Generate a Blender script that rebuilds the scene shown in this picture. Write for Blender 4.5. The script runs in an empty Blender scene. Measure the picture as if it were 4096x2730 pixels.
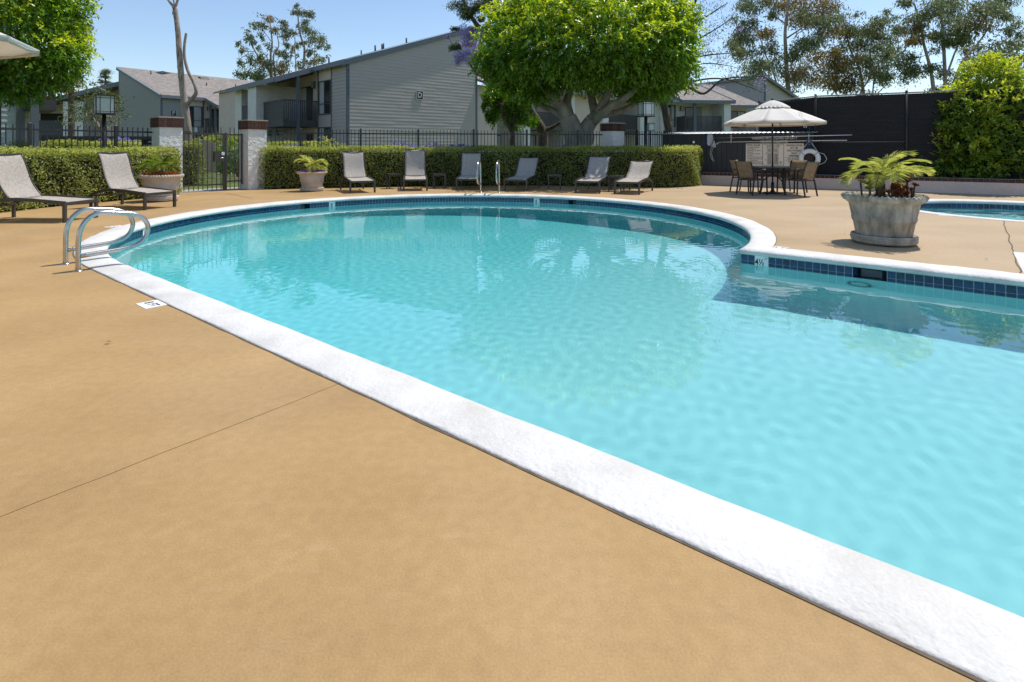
import bpy, math, random
import numpy as np
from mathutils import Vector, Matrix, geometry

SC = bpy.context.scene
COL = SC.collection
random.seed(7)
R = math.radians

# ------------------------------------------------------------------ camera
CAM_H, LENS = 1.25, 19.5
FN = LENS / 36.0 * 4096          # focal length in photograph pixels
HOR = 591.0                      # horizon row in the photograph
cam = bpy.data.objects.new('camera', bpy.data.cameras.new('camera'))
COL.objects.link(cam)
cam.location = (0, 0, CAM_H)
cam.rotation_euler = (R(90), 0, 0)
cam.data.lens = LENS
cam.data.sensor_width = 36
cam.data.shift_y = -(1365 - HOR) / 4096
cam.data.clip_start = 0.05
cam.data.clip_end = 3000
SC.camera = cam

# ------------------------------------------------------------------ sky, sun
SUN = Vector((0.39, 0.28, 1.0)).normalized()
world = bpy.data.worlds.new('World')
SC.world = world
world.use_nodes = True
wn = world.node_tree
sky = wn.nodes.new('ShaderNodeTexSky')
sky.sky_type = 'NISHITA'
sky.sun_disc = False
sky.sun_elevation = math.asin(SUN.z)
sky.sun_rotation = math.atan2(SUN.x, SUN.y)
sky.altitude = 0
sky.air_density = 1.0
sky.dust_density = 0.5
sky.ozone_density = 2.2
wn.links.new(sky.outputs[0], wn.nodes['Background'].inputs[0])
wn.nodes['Background'].inputs[1].default_value = 0.14
sun = bpy.data.objects.new('sun', bpy.data.lights.new('sun', 'SUN'))
COL.objects.link(sun)
sun.data.energy = 3.8
sun.data.angle = R(0.53)
sun.data.color = (1.0, 0.955, 0.88)
sun.rotation_euler = SUN.to_track_quat('Z', 'Y').to_euler()
sun.data.cycles.is_caustics_light = True
vs = SC.view_settings
vs.view_transform = 'Standard'
vs.look = 'None'
vs.exposure = 0.25
vs.gamma = 1
SC.render.engine = 'CYCLES'
SC.cycles.use_denoising = True
SC.cycles.max_bounces = 8
SC.cycles.transparent_max_bounces = 12
SC.cycles.sample_clamp_indirect = 6

# ------------------------------------------------------------------ pixel helpers (a pixel gives a direction; the depth comes from what it touches)
def W(nx, ny, Y):
    return Vector(((nx - 2048) / FN * Y, Y, CAM_H + (HOR - ny) / FN * Y))
def G(nx, ny, z=0.0):
    Y = FN * (CAM_H - z) / (ny - HOR)
    return Vector(((nx - 2048) / FN * Y, Y, z))

# ------------------------------------------------------------------ materials
def mat(name, col, rough=0.6, var=0.12, scale=4.0, col2=None, bump=0.0, bscale=40.0, metal=0.0, spec=0.4,
        coord='obj', rnd=0.0, trans=0.0, stretch=(1, 1, 1), detail=4.0, bdetail=3.0, dist=0.02, streak=None):
    m = bpy.data.materials.new(name)
    m.use_nodes = True
    nt = m.node_tree
    b = nt.nodes['Principled BSDF']
    b.inputs['Roughness'].default_value = rough
    b.inputs['Metallic'].default_value = metal
    b.inputs['Specular IOR Level'].default_value = spec
    if coord == 'obj':
        src = nt.nodes.new('ShaderNodeTexCoord').outputs['Object']
    else:
        src = nt.nodes.new('ShaderNodeNewGeometry').outputs['Position']
    mp = nt.nodes.new('ShaderNodeMapping')
    mp.inputs['Scale'].default_value = stretch
    nt.links.new(src, mp.inputs[0])
    no = nt.nodes.new('ShaderNodeTexNoise')
    no.inputs['Scale'].default_value = scale
    no.inputs['Detail'].default_value = detail
    no.inputs['Roughness'].default_value = 0.6
    nt.links.new(mp.outputs[0], no.inputs['Vector'])
    rp = nt.nodes.new('ShaderNodeValToRGB')
    rp.color_ramp.elements[0].position = 0.3
    rp.color_ramp.elements[1].position = 0.7
    a = [max(0, c * (1 - var)) for c in col]
    c2 = col2 if col2 else [min(1, c * (1 + var)) for c in col]
    rp.color_ramp.elements[0].color = (*a, 1)
    rp.color_ramp.elements[1].color = (*c2, 1)
    nt.links.new(no.outputs['Fac'], rp.inputs[0])
    out = rp.outputs[0]
    if rnd:
        oi = nt.nodes.new('ShaderNodeObjectInfo')
        mr = nt.nodes.new('ShaderNodeMapRange')
        mr.inputs[3].default_value = 1 - rnd
        mr.inputs[4].default_value = 1 + rnd
        nt.links.new(oi.outputs['Random'], mr.inputs[0])
        hs = nt.nodes.new('ShaderNodeHueSaturation')
        nt.links.new(mr.outputs[0], hs.inputs['Value'])
        nt.links.new(out, hs.inputs['Color'])
        out = hs.outputs[0]
    nt.links.new(out, b.inputs['Base Color'])
    if trans:
        tr = nt.nodes.new('ShaderNodeBsdfTranslucent')
        nt.links.new(out, tr.inputs[0])
        ms = nt.nodes.new('ShaderNodeMixShader')
        ms.inputs[0].default_value = trans
        nt.links.new(b.outputs[0], ms.inputs[1])
        nt.links.new(tr.outputs[0], ms.inputs[2])
        nt.links.new(ms.outputs[0], nt.nodes['Material Output'].inputs[0])
    if bump:
        bn = nt.nodes.new('ShaderNodeTexNoise')
        bn.inputs['Scale'].default_value = bscale
        bn.inputs['Detail'].default_value = bdetail
        nt.links.new(mp.outputs[0], bn.inputs['Vector'])
        bp = nt.nodes.new('ShaderNodeBump')
        bp.inputs['Strength'].default_value = bump
        bp.inputs['Distance'].default_value = dist
        nt.links.new(bn.outputs['Fac'], bp.inputs['Height'])
        nt.links.new(bp.outputs[0], b.inputs['Normal'])
    return m

def speckle(m, scale, lo, hi, p0=0.35, p1=0.65, detail=3.0, stretch=(1, 1, 1)):
    """multiply the base colour by fine-grained wear"""
    nt = m.node_tree
    b = nt.nodes['Principled BSDF']
    ge = nt.nodes.new('ShaderNodeNewGeometry')
    mp = nt.nodes.new('ShaderNodeMapping')
    mp.inputs['Scale'].default_value = stretch
    nt.links.new(ge.outputs['Position'], mp.inputs[0])
    no = nt.nodes.new('ShaderNodeTexNoise')
    no.inputs['Scale'].default_value = scale
    no.inputs['Detail'].default_value = detail
    nt.links.new(mp.outputs[0], no.inputs['Vector'])
    rp = nt.nodes.new('ShaderNodeValToRGB')
    rp.color_ramp.elements[0].position, rp.color_ramp.elements[0].color = p0, (*lo, 1)
    rp.color_ramp.elements[1].position, rp.color_ramp.elements[1].color = p1, (*hi, 1)
    nt.links.new(no.outputs['Fac'], rp.inputs[0])
    mx = nt.nodes.new('ShaderNodeMix')
    mx.data_type = 'RGBA'
    mx.blend_type = 'MULTIPLY'
    mx.inputs['Factor'].default_value = 1
    nt.links.new(b.inputs['Base Color'].links[0].from_socket, mx.inputs['A'])
    nt.links.new(rp.outputs[0], mx.inputs['B'])
    nt.links.new(mx.outputs['Result'], b.inputs['Base Color'])
    return m

def leafmat(name, dark, light, trans=0.3, rough=0.45, spec=0.35, tint=None):
    m = bpy.data.materials.new(name)
    m.use_nodes = True
    nt = m.node_tree
    b = nt.nodes['Principled BSDF']
    b.inputs['Roughness'].default_value = rough
    b.inputs['Specular IOR Level'].default_value = spec
    ge = nt.nodes.new('ShaderNodeNewGeometry')
    no = nt.nodes.new('ShaderNodeTexNoise')
    no.inputs['Scale'].default_value = 1.3
    no.inputs['Detail'].default_value = 3
    nt.links.new(ge.outputs['Position'], no.inputs['Vector'])
    ad = nt.nodes.new('ShaderNodeMath')
    ad.operation = 'MULTIPLY_ADD'
    ad.inputs[1].default_value = 0.6
    nt.links.new(ge.outputs['Random Per Island'], ad.inputs[0])
    sb = nt.nodes.new('ShaderNodeMath')
    sb.operation = 'MULTIPLY_ADD'
    sb.inputs[1].default_value = 0.9
    sb.inputs[2].default_value = -0.25
    nt.links.new(no.outputs['Fac'], sb.inputs[0])
    nt.links.new(sb.outputs[0], ad.inputs[2])
    rp = nt.nodes.new('ShaderNodeValToRGB')
    e = rp.color_ramp.elements
    e[0].position, e[0].color = 0.1, (*dark, 1)
    e[1].position, e[1].color = 0.85, (*light, 1)
    if tint:
        x = e.new(0.97)
        x.color = (*tint, 1)
    nt.links.new(ad.outputs[0], rp.inputs[0])
    nt.links.new(rp.outputs[0], b.inputs['Base Color'])
    if trans:
        tr = nt.nodes.new('ShaderNodeBsdfTranslucent')
        gm = nt.nodes.new('ShaderNodeHueSaturation')
        gm.inputs['Value'].default_value = 1.5
        gm.inputs['Saturation'].default_value = 1.1
        nt.links.new(rp.outputs[0], gm.inputs['Color'])
        nt.links.new(gm.outputs[0], tr.inputs[0])
        mx = nt.nodes.new('ShaderNodeMixShader')
        mx.inputs[0].default_value = trans
        nt.links.new(b.outputs[0], mx.inputs[1])
        nt.links.new(tr.outputs[0], mx.inputs[2])
        nt.links.new(mx.outputs[0], nt.nodes['Material Output'].inputs[0])
    return m

# ------------------------------------------------------------------ mesh builder
class MB:
    def __init__(s):
        s.v, s.f, s.sm = [], [], []
    def add(s, vs, fs, smooth=False):
        n = len(s.v)
        s.v += [tuple(p) for p in vs]
        for f in fs:
            s.f.append(tuple(i + n for i in f))
            s.sm.append(smooth)
        return s
    def hexa(s, p):
        return s.add(p, [(3, 2, 1, 0), (4, 5, 6, 7), (0, 1, 5, 4), (1, 2, 6, 5), (2, 3, 7, 6), (3, 0, 4, 7)])
    def box(s, x0, x1, y0, y1, z0, z1):
        return s.hexa([(x0, y0, z0), (x1, y0, z0), (x1, y1, z0), (x0, y1, z0), (x0, y0, z1), (x1, y0, z1), (x1, y1, z1), (x0, y1, z1)])
    def bar(s, a, b, w, h=None, up=(0, 0, 1)):
        """square-section bar from a to b"""
        h = h or w
        a, b, up = Vector(a), Vector(b), Vector(up)
        d = (b - a).normalized()
        if abs(d.dot(up)) > 0.98:
            up = Vector((1, 0, 0))
        x = d.cross(up).normalized() * (w / 2)
        y = x.normalized().cross(d).normalized() * (h / 2)
        return s.hexa([a - x - y, a + x - y, a + x + y, a - x + y, b - x - y, b + x - y, b + x + y, b - x + y])
    def tube(s, pts, r, n=8, cap=True, smooth=True):
        pts = [Vector(p) for p in pts]
        k = len(pts)
        rr = r if isinstance(r, (list, tuple)) else [r] * k
        vs, fs = [], []
        prev = None
        for i, p in enumerate(pts):
            t = (pts[min(i + 1, k - 1)] - pts[max(i - 1, 0)]).normalized()
            if prev is None:
                x = t.cross(Vector((0, 0, 1)) if abs(t.z) < 0.95 else Vector((1, 0, 0))).normalized()
            else:
                x = (prev - t * prev.dot(t)).normalized()
            prev = x
            y = t.cross(x)
            for j in range(n):
                a = 2 * math.pi * j / n
                vs.append(p + (x * math.cos(a) + y * math.sin(a)) * rr[i])
        for i in range(k - 1):
            for j in range(n):
                a, b = i * n + j, i * n + (j + 1) % n
                fs.append((a, b, b + n, a + n))
        s.add(vs, fs, smooth)
        if cap:
            m = len(s.v) - k * n
            s.f.append(tuple(range(m + n - 1, m - 1, -1))); s.sm.append(False)
            s.f.append(tuple(range(m + (k - 1) * n, m + k * n))); s.sm.append(False)
        return s
    def lathe(s, prof, n=40, c=(0, 0, 0), smooth=True, wob=None):
        vs, fs = [], []
        for i, (r, z) in enumerate(prof):
            for j in range(n):
                a = 2 * math.pi * j / n
                rr = r if not wob else r * (1 + wob(a, i))
                vs.append((c[0] + rr * math.cos(a), c[1] + rr * math.sin(a), c[2] + z))
        for i in range(len(prof) - 1):
            for j in range(n):
                a, b = i * n + j, i * n + (j + 1) % n
                fs.append((a, b, b + n, a + n))
        return s.add(vs, fs, smooth)
    def sheet(s, rows, smooth=True, thick=None):
        """grid of points rows[i][j]; thick adds a back side offset by that vector"""
        m, n = len(rows), len(rows[0])
        vs = [p for r in rows for p in r]
        fs = [(i * n + j, i * n + j + 1, (i + 1) * n + j + 1, (i + 1) * n + j) for i in range(m - 1) for j in range(n - 1)]
        if thick is not None:
            t = Vector(thick)
            o = m * n
            vs = [Vector(p) for p in vs] + [Vector(p) + t for p in vs]
            fs += [tuple(o + i for i in reversed(f)) for f in fs]
            edge = [i * n for i in range(m)] + [(m - 1) * n + j for j in range(1, n)] + [i * n + n - 1 for i in range(m - 2, -1, -1)] + [j for j in range(n - 2, 0, -1)]
            for a, b in zip(edge, edge[1:] + edge[:1]):
                fs.append((a, b, b + o, a + o))
        return s.add(vs, fs, smooth)
    def mesh(s, name):
        me = bpy.data.meshes.new(name)
        me.from_pydata(s.v, [], s.f)
        me.polygons.foreach_set('use_smooth', s.sm)
        me.update()
        return me
    def build(s, name, m, parent=None, **k):
        return obj(name, s.mesh(name), m, parent, **k)

def obj(name, me, m=None, parent=None, label=None, cat=None, group=None, kind=None, loc=None, rz=None):
    o = bpy.data.objects.new(name, me)
    COL.objects.link(o)
    if m is not None and me is not None and not me.materials:
        me.materials.append(m)
    if parent is not None:
        o.parent = parent
    tag(o, label, cat, group, kind)
    if loc is not None:
        o.location = loc
    if rz is not None:
        o.rotation_euler = (0, 0, rz)
    return o
def tag(o, label=None, cat=None, group=None, kind=None):
    for k, v in (('label', label), ('category', cat), ('group', group), ('kind', kind)):
        if v:
            o[k] = v
    return o
def thing(name, label, cat, loc=(0, 0, 0), rz=0, group=None):
    return obj(name, None, None, None, label, cat, group, None, loc, rz)
def dup(root, loc=None, rz=None, label=None, parent=None, group=None):
    c = root.copy()
    COL.objects.link(c)
    c.parent = parent
    if loc is not None:
        c.location = loc
    if rz is not None:
        c.rotation_euler = (0, 0, rz)
    if label:
        c['label'] = label
    if group:
        c['group'] = group
    for ch in list(root.children):
        dup(ch, parent=c)
    return c

# ------------------------------------------------------------------ leaves (numpy)
RNG = np.random.default_rng(11)
def nrm(a):
    return a / np.maximum(np.linalg.norm(a, axis=-1, keepdims=True), 1e-9)
def leaf_mesh(name, P, D, N, L, Wd, fold=0.25, curl=0.15):
    n = len(P)
    D = nrm(D)
    S = nrm(np.cross(D, N))
    N = np.cross(S, D)
    L = np.asarray(L).reshape(-1, 1) * np.ones((n, 1))
    Wd = np.asarray(Wd).reshape(-1, 1) * np.ones((n, 1))
    V = np.empty((n, 4, 3), np.float32)
    V[:, 0] = P
    V[:, 1] = P + D * L * 0.45 + S * Wd * 0.5 + N * Wd * fold
    V[:, 2] = P + D * L - N * L * curl
    V[:, 3] = P + D * L * 0.45 - S * Wd * 0.5 + N * Wd * fold
    me = bpy.data.meshes.new(name)
    me.vertices.add(n * 4)
    me.vertices.foreach_set('co', V.ravel())
    base = np.arange(n)[:, None] * 4
    loops = (base + np.array([0, 1, 2, 0, 2, 3])[None]).ravel().astype(np.int32)
    me.loops.add(n * 6)
    me.loops.foreach_set('vertex_index', loops)
    me.polygons.add(n * 2)
    me.polygons.foreach_set('loop_start', np.arange(0, n * 6, 3, dtype=np.int32))
    try:
        me.polygons.foreach_set('loop_total', np.full(n * 2, 3, np.int32))
    except Exception:
        pass
    me.update(calc_edges=True)
    return me

# ------------------------------------------------------------------ shared materials
M = {}
def deck_material():
    m = mat('deck paint', (0.37, 0.23, 0.092), 0.75, 0.07, 1.1, (0.42, 0.27, 0.115), bump=0.35, bscale=110, coord='pos', dist=0.005, bdetail=6)
    nt = m.node_tree
    b = nt.nodes['Principled BSDF']
    old = b.inputs['Base Color'].links[0].from_socket
    ge = nt.nodes.new('ShaderNodeNewGeometry')
    # paler paint on the spa side of the pool, broken up by noise and scuffs
    sx = nt.nodes.new('ShaderNodeSeparateXYZ')
    nt.links.new(ge.outputs['Position'], sx.inputs[0])
    n1 = nt.nodes.new('ShaderNodeTexNoise')
    n1.inputs['Scale'].default_value = 0.9
    n1.inputs['Detail'].default_value = 6
    nt.links.new(ge.outputs['Position'], n1.inputs['Vector'])
    mr = nt.nodes.new('ShaderNodeMapRange')
    mr.inputs[1].default_value, mr.inputs[2].default_value = 0.5, 5.5
    mr.inputs[3].default_value, mr.inputs[4].default_value = -0.35, 0.62
    nt.links.new(sx.outputs[0], mr.inputs[0])
    ad = nt.nodes.new('ShaderNodeMath')
    ad.operation = 'MULTIPLY_ADD'
    ad.inputs[1].default_value = 0.75
    nt.links.new(n1.outputs['Fac'], ad.inputs[0])
    nt.links.new(mr.outputs[0], ad.inputs[2])
    ad.use_clamp = True
    mx = nt.nodes.new('ShaderNodeMix')
    mx.data_type = 'RGBA'
    nt.links.new(ad.outputs[0], mx.inputs['Factor'])
    nt.links.new(old, mx.inputs['A'])
    mx.inputs['B'].default_value = (0.42, 0.31, 0.19, 1)
    # fine light scuffs and dark specks
    n2 = nt.nodes.new('ShaderNodeTexNoise')
    n2.inputs['Scale'].default_value = 11
    n2.inputs['Detail'].default_value = 8
    mp = nt.nodes.new('ShaderNodeMapping')
    mp.inputs['Scale'].default_value = (0.35, 1.6, 1)
    nt.links.new(ge.outputs['Position'], mp.inputs[0])
    nt.links.new(mp.outputs[0], n2.inputs['Vector'])
    r2 = nt.nodes.new('ShaderNodeMapRange')
    r2.inputs[1].default_value, r2.inputs[2].default_value = 0.62, 0.82
    r2.inputs[4].default_value = 0.22
    nt.links.new(n2.outputs['Fac'], r2.inputs[0])
    m2 = nt.nodes.new('ShaderNodeMix')
    m2.data_type = 'RGBA'
    nt.links.new(r2.outputs[0], m2.inputs['Factor'])
    nt.links.new(mx.outputs['Result'], m2.inputs['A'])
    m2.inputs['B'].default_value = (0.52, 0.40, 0.26, 1)
    vo = nt.nodes.new('ShaderNodeTexVoronoi')
    vo.inputs['Scale'].default_value = 2.6
    nt.links.new(ge.outputs['Position'], vo.inputs['Vector'])
    r3 = nt.nodes.new('ShaderNodeMapRange')
    r3.inputs[1].default_value, r3.inputs[2].default_value = 0.012, 0.02
    r3.inputs[3].default_value, r3.inputs[4].default_value = 0.8, 0.0
    nt.links.new(vo.outputs['Distance'], r3.inputs[0])
    m3 = nt.nodes.new('ShaderNodeMix')
    m3.data_type = 'RGBA'
    nt.links.new(r3.outputs[0], m3.inputs['Factor'])
    nt.links.new(m2.outputs['Result'], m3.inputs['A'])
    m3.inputs['B'].default_value = (0.10, 0.06, 0.03, 1)
    nt.links.new(m3.outputs['Result'], b.inputs['Base Color'])
    return m
M['deck'] = speckle(speckle(deck_material(), 150, (.93, .925, .915), (1.06, 1.06, 1.06)), 22, (.955, .95, .94), (1.05, 1.05, 1.05), detail=8)
speckle(M['deck'], .45, (.90, .89, .87), (1.05, 1.05, 1.05), .35, .62, 7, (1, 1.8, 1))
M['coping'] = speckle(speckle(mat('white coping paint', (0.62, 0.60, 0.565), 0.65, 0.04, 3, (0.69, 0.67, 0.635), bump=0.55, bscale=38, coord='pos', dist=0.012, bdetail=7), 2.2, (.86, .85, .83), (1.03, 1.03, 1.03), .32, .55, 10), 90, (.955, .95, .945), (1.03, 1.03, 1.03))
M['tile'] = mat('blue glazed tile', (0.006, 0.036, 0.095), 0.15, 0.3, 9, bump=0.05, bscale=20, spec=0.45, rnd=0.35)
M['grout'] = mat('pale grout', (0.52, 0.62, 0.62), 0.8, 0.1, 6)
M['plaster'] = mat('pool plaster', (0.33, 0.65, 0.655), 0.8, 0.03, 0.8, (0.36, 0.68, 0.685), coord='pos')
def deep_water_tint(m):  # deeper aqua towards the bottom, painted in for light absorbed by the water
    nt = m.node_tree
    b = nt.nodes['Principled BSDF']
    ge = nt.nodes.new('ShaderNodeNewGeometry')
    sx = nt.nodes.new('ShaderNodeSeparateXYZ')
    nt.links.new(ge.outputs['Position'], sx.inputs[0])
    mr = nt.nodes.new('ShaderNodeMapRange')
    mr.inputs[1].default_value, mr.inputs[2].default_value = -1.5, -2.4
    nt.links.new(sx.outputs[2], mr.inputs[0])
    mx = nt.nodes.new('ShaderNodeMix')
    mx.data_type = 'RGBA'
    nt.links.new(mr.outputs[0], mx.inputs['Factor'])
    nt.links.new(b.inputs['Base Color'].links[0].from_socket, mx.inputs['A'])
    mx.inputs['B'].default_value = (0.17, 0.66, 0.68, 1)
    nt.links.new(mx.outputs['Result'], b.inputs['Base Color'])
deep_water_tint(M['plaster'])
M['white'] = mat('white enamel', (0.8, 0.8, 0.78), 0.45, 0.03, 8)
M['ink'] = mat('black print', (0.02, 0.02, 0.02), 0.6, 0.05, 8)
M['stucco'] = mat('white stucco', (0.74, 0.71, 0.67), 0.9, 0.05, 2, bump=0.9, bscale=9, dist=0.05, coord='pos', bdetail=6)
M['stuccob'] = mat('cream stucco', (0.66, 0.53, 0.455), 0.9, 0.06, 2, bump=0.7, bscale=10, dist=0.03, coord='pos', bdetail=6)
M['brick'] = mat('dark red brick', (0.085, 0.04, 0.03), 0.8, 0.3, 14, bump=0.5, bscale=35, dist=0.01, rnd=0.25)
M['mortar'] = mat('mortar', (0.42, 0.35, 0.27), 0.9, 0.1, 10)
M['iron'] = mat('black painted iron', (0.022, 0.020, 0.020), 0.4, 0.2, 20, spec=0.5)
M['bronze'] = mat('bronze painted metal', (0.05, 0.042, 0.036), 0.35, 0.15, 20, spec=0.5)
M['steel'] = mat('stainless steel', (0.50, 0.47, 0.44), 0.26, 0.08, 12, metal=1.0, bump=0.03, bscale=60)
M['alu'] = mat('aluminium', (0.7, 0.7, 0.7), 0.3, 0.08, 12, metal=0.9)
M['sling'] = mat('woven sling fabric', (0.60, 0.545, 0.48), 0.8, 0.2, 28, trans=0.4, bump=0.4, bscale=220, dist=0.004, stretch=(0.25, 1, 1), detail=6)
M['slingt'] = mat('tan woven sling fabric', (0.36, 0.27, 0.165), 0.8, 0.3, 30, trans=0.35, bump=0.4, bscale=220, dist=0.004, stretch=(0.25, 1, 1), detail=6)
M['canvas'] = mat('ivory canvas', (0.84, 0.80, 0.74), 0.9, 0.04, 5, trans=0.3, bump=0.15, bscale=120, dist=0.003)
M['cast'] = mat('cast stone', (0.50, 0.42, 0.33), 0.9, 0.12, 4, (0.60, 0.51, 0.41), bump=0.5, bscale=60, dist=0.008)
M['castw'] = mat('weathered grey cast stone', (0.28, 0.245, 0.19), 0.9, 0.3, 7, (0.56, 0.50, 0.41), bump=0.6, bscale=45, dist=0.012, stretch=(1.5, 1.5, 0.6), detail=8)
M['soil'] = mat('soil', (0.03, 0.02, 0.012), 1, 0.3, 20)
M['grass'] = mat('lawn', (0.075, 0.115, 0.02), 0.9, 0.35, 3, (0.14, 0.19, 0.035), bump=0.8, bscale=40, coord='pos', detail=8)
M['concrete'] = mat('concrete path', (0.36, 0.34, 0.31), 0.9, 0.08, 3, bump=0.2, bscale=40, coord='pos')
M['siding'] = mat('grey lap siding', (0.46, 0.41, 0.375), 0.75, 0.05, 5, bump=0.15, bscale=60, stretch=(0.2, 1, 3), dist=0.004)
M['sidingg'] = mat('green grey lap siding', (0.34, 0.325, 0.295), 0.75, 0.05, 5, bump=0.12, bscale=60, dist=0.004)
M['sidingw'] = mat('pale lap siding', (0.55, 0.60, 0.64), 0.75, 0.05, 5)
M['trim'] = mat('slate grey trim', (0.12, 0.135, 0.16), 0.6, 0.1, 5)
M['trimd'] = mat('dark brown grey wood', (0.085, 0.08, 0.08), 0.65, 0.15, 6)
M['fascia'] = mat('grey fascia board', (0.17, 0.185, 0.215), 0.6, 0.08, 5)
M['shed'] = mat('dark charcoal paint', (0.045, 0.048, 0.052), 0.7, 0.15, 3, rnd=0.08, bump=0.1, bscale=40, stretch=(4, 4, 0.5))
M['black'] = mat('black', (0.008, 0.008, 0.009), 0.6, 0.1, 5)
M['blind'] = mat('vertical blinds', (0.42, 0.42, 0.42), 0.8, 0.1, 14, (0.6, 0.6, 0.6), stretch=(6, 6, 0.05))
def glass_material():
    m = mat('window glass', (0.03, 0.035, 0.04), 0.06, 0.2, 2, spec=0.6)
    return m
M['glass'] = glass_material()
M['frost'] = mat('frosted lamp glass', (0.62, 0.68, 0.66), 0.35, 0.05, 6)
def shingle_material():
    m = mat('asphalt shingles', (0.25, 0.225, 0.205), 0.95, 0.25, 14, (0.40, 0.36, 0.33), detail=8, bump=0.4, bscale=30, dist=0.02)
    nt = m.node_tree
    b = nt.nodes['Principled BSDF']
    tc = nt.nodes.new('ShaderNodeTexCoord')
    mp = nt.nodes.new('ShaderNodeMapping')
    mp.inputs['Rotation'].default_value = (0, 0, R(90))
    nt.links.new(tc.outputs['Object'], mp.inputs[0])
    br = nt.nodes.new('ShaderNodeTexBrick')
    br.inputs['Scale'].default_value = 1.0
    br.inputs['Brick Width'].default_value = 0.33
    br.inputs['Row Height'].default_value = 0.14
    br.inputs['Mortar Size'].default_value = 0.014
    br.inputs['Color1'].default_value = (0.75, 0.75, 0.75, 1)
    br.inputs['Color2'].default_value = (1.2, 1.15, 1.1, 1)
    br.inputs['Mortar'].default_value = (0.35, 0.33, 0.32, 1)
    nt.links.new(mp.outputs[0], br.inputs['Vector'])
    mx = nt.nodes.new('ShaderNodeMix')
    mx.data_type = 'RGBA'
    mx.blend_type = 'MULTIPLY'
    mx.inputs['Factor'].default_value = 1
    nt.links.new(b.inputs['Base Color'].links[0].from_socket, mx.inputs['A'])
    nt.links.new(br.outputs['Color'], mx.inputs['B'])
    nt.links.new(mx.outputs['Result'], b.inputs['Base Color'])
    return m
M['shingle'] = shingle_material()
def water_material():
    m = bpy.data.materials.new('pool water')
    m.use_nodes = True
    b = m.node_tree.nodes['Principled BSDF']
    b.inputs['Base Color'].default_value = (0.80, 0.975, 0.98, 1)
    b.inputs['Roughness'].default_value = 0
    b.inputs['IOR'].default_value = 1.333
    b.inputs['Transmission Weight'].default_value = 1
    return m
M['water'] = water_material()

_tc = {}
def text_mesh(body, size=1.0, align='CENTER', bold=0.0, depth=0.0):
    cu = bpy.data.curves.new('lettering', 'FONT')
    cu.body = body
    cu.size = size
    cu.align_x = align
    cu.align_y = 'CENTER'
    cu.offset = bold
    cu.extrude = depth
    cu.resolution_u = 3
    cu.space_line = 0.95
    o = bpy.data.objects.new('lettering', cu)
    COL.objects.link(o)
    dg = bpy.context.evaluated_depsgraph_get()
    me = bpy.data.meshes.new_from_object(o.evaluated_get(dg))
    bpy.data.objects.remove(o)
    bpy.data.curves.remove(cu)
    me.materials.clear()
    return me
def place_text(body, size, parent, loc, rot=(R(90), 0, 0), m=None, align='CENTER', bold=0.0, sx=1.0, name='lettering'):
    me = text_mesh(body, size, align, bold)
    o = obj(name, me, m or M['ink'], parent, loc=loc)
    o.rotation_euler = rot
    o.scale = (sx, 1, 1)
    return o

# ------------------------------------------------------------------ pool outline (round deep end with a straight arm)
PC = Vector((-1.1, 9.78))
PD = Vector((0.777, -0.63)).normalized()
PN = Vector((-PD.y, PD.x))
PR, PNL, PDE = 4.90, -4.90, 15.0         # radius, left line, arm end (relative to the centre)
PNR = 7.12 - PN.dot(PC)
NARC, NLINE = 150, 90
def outline(o):
    r = PR + o
    k = PNR + o
    fe = math.asin(k / r)
    pts = []
    for i in range(NARC + 1):
        f = 1.5 * math.pi + (fe - 1.5 * math.pi) * i / NARC
        pts.append(PC + PD * (r * math.cos(f)) + PN * (r * math.sin(f)))
    d0, d1 = r * math.cos(fe), PDE + o
    for i in range(1, NLINE + 1):
        pts.append(PC + PD * (d0 + (d1 - d0) * i / NLINE) + PN * k)
    for i in range(NLINE + 1):
        pts.append(PC + PD * (d1 * (1 - i / NLINE)) + PN * (PNL - o))
    return pts[:-1]
def depth(p):
    t = PD.dot(Vector((p[0], p[1])) - PC)
    s = min(1, max(0, (5.6 - t) / 6.2))
    return 1.45 + 0.95 * s * s * (3 - 2 * s)

def loop_faces(k, n, flip=False):
    fs = []
    for i in range(k - 1):
        for j in range(n):
            a, b = i * n + j, i * n + (j + 1) % n
            fs.append((a, b, b + n, a + n) if not flip else (a + n, b + n, b, a))
    return fs

# ------------------------------------------------------------------ ground, deck
DECK = [(-15, -9), (19, -9), (19.5, 11.2), (13.6, 14.75), (6.5, 19.4), (4.5, 18.6), (-3, 18.4), (-7.2, 17.3), (-9.6, 15.3), (-10.4, 12.6), (-11.2, 10), (-15, 4)]
SPC, SPR = Vector((10.25, 11.0)), 2.12
def ring(c, r, n=96):
    return [c + Vector((math.cos(2 * math.pi * i / n), math.sin(2 * math.pi * i / n))) * r for i in range(n)]
def filled(name, loops, z, m, **k):
    lp = [[Vector((p[0], p[1], z)) for p in l] for l in loops]
    tris = geometry.tessellate_polygon(lp)
    flat = [p for l in lp for p in l]
    fs = []
    for t in tris:
        a, b, c = [flat[i] for i in t]
        fs.append(t if (b - a).cross(c - a).z > 0 else t[::-1])
    mb = MB()
    mb.add(flat, fs)
    return mb.build(name, m, **k)
filled('ground', [[(-900, -300), (900, -300), (900, 1500), (-900, 1500)],
                  [(-8, -8), (14, -8), (13.4, 13.6), (6.5, 17), (-3, 16.5), (-8, 12)]], -0.03, M['grass'], kind='structure')
deck = filled('pool_deck', [DECK, outline(0.29), ring(SPC, SPR + 0.29)], 0.0, M['deck'], kind='structure')

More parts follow.
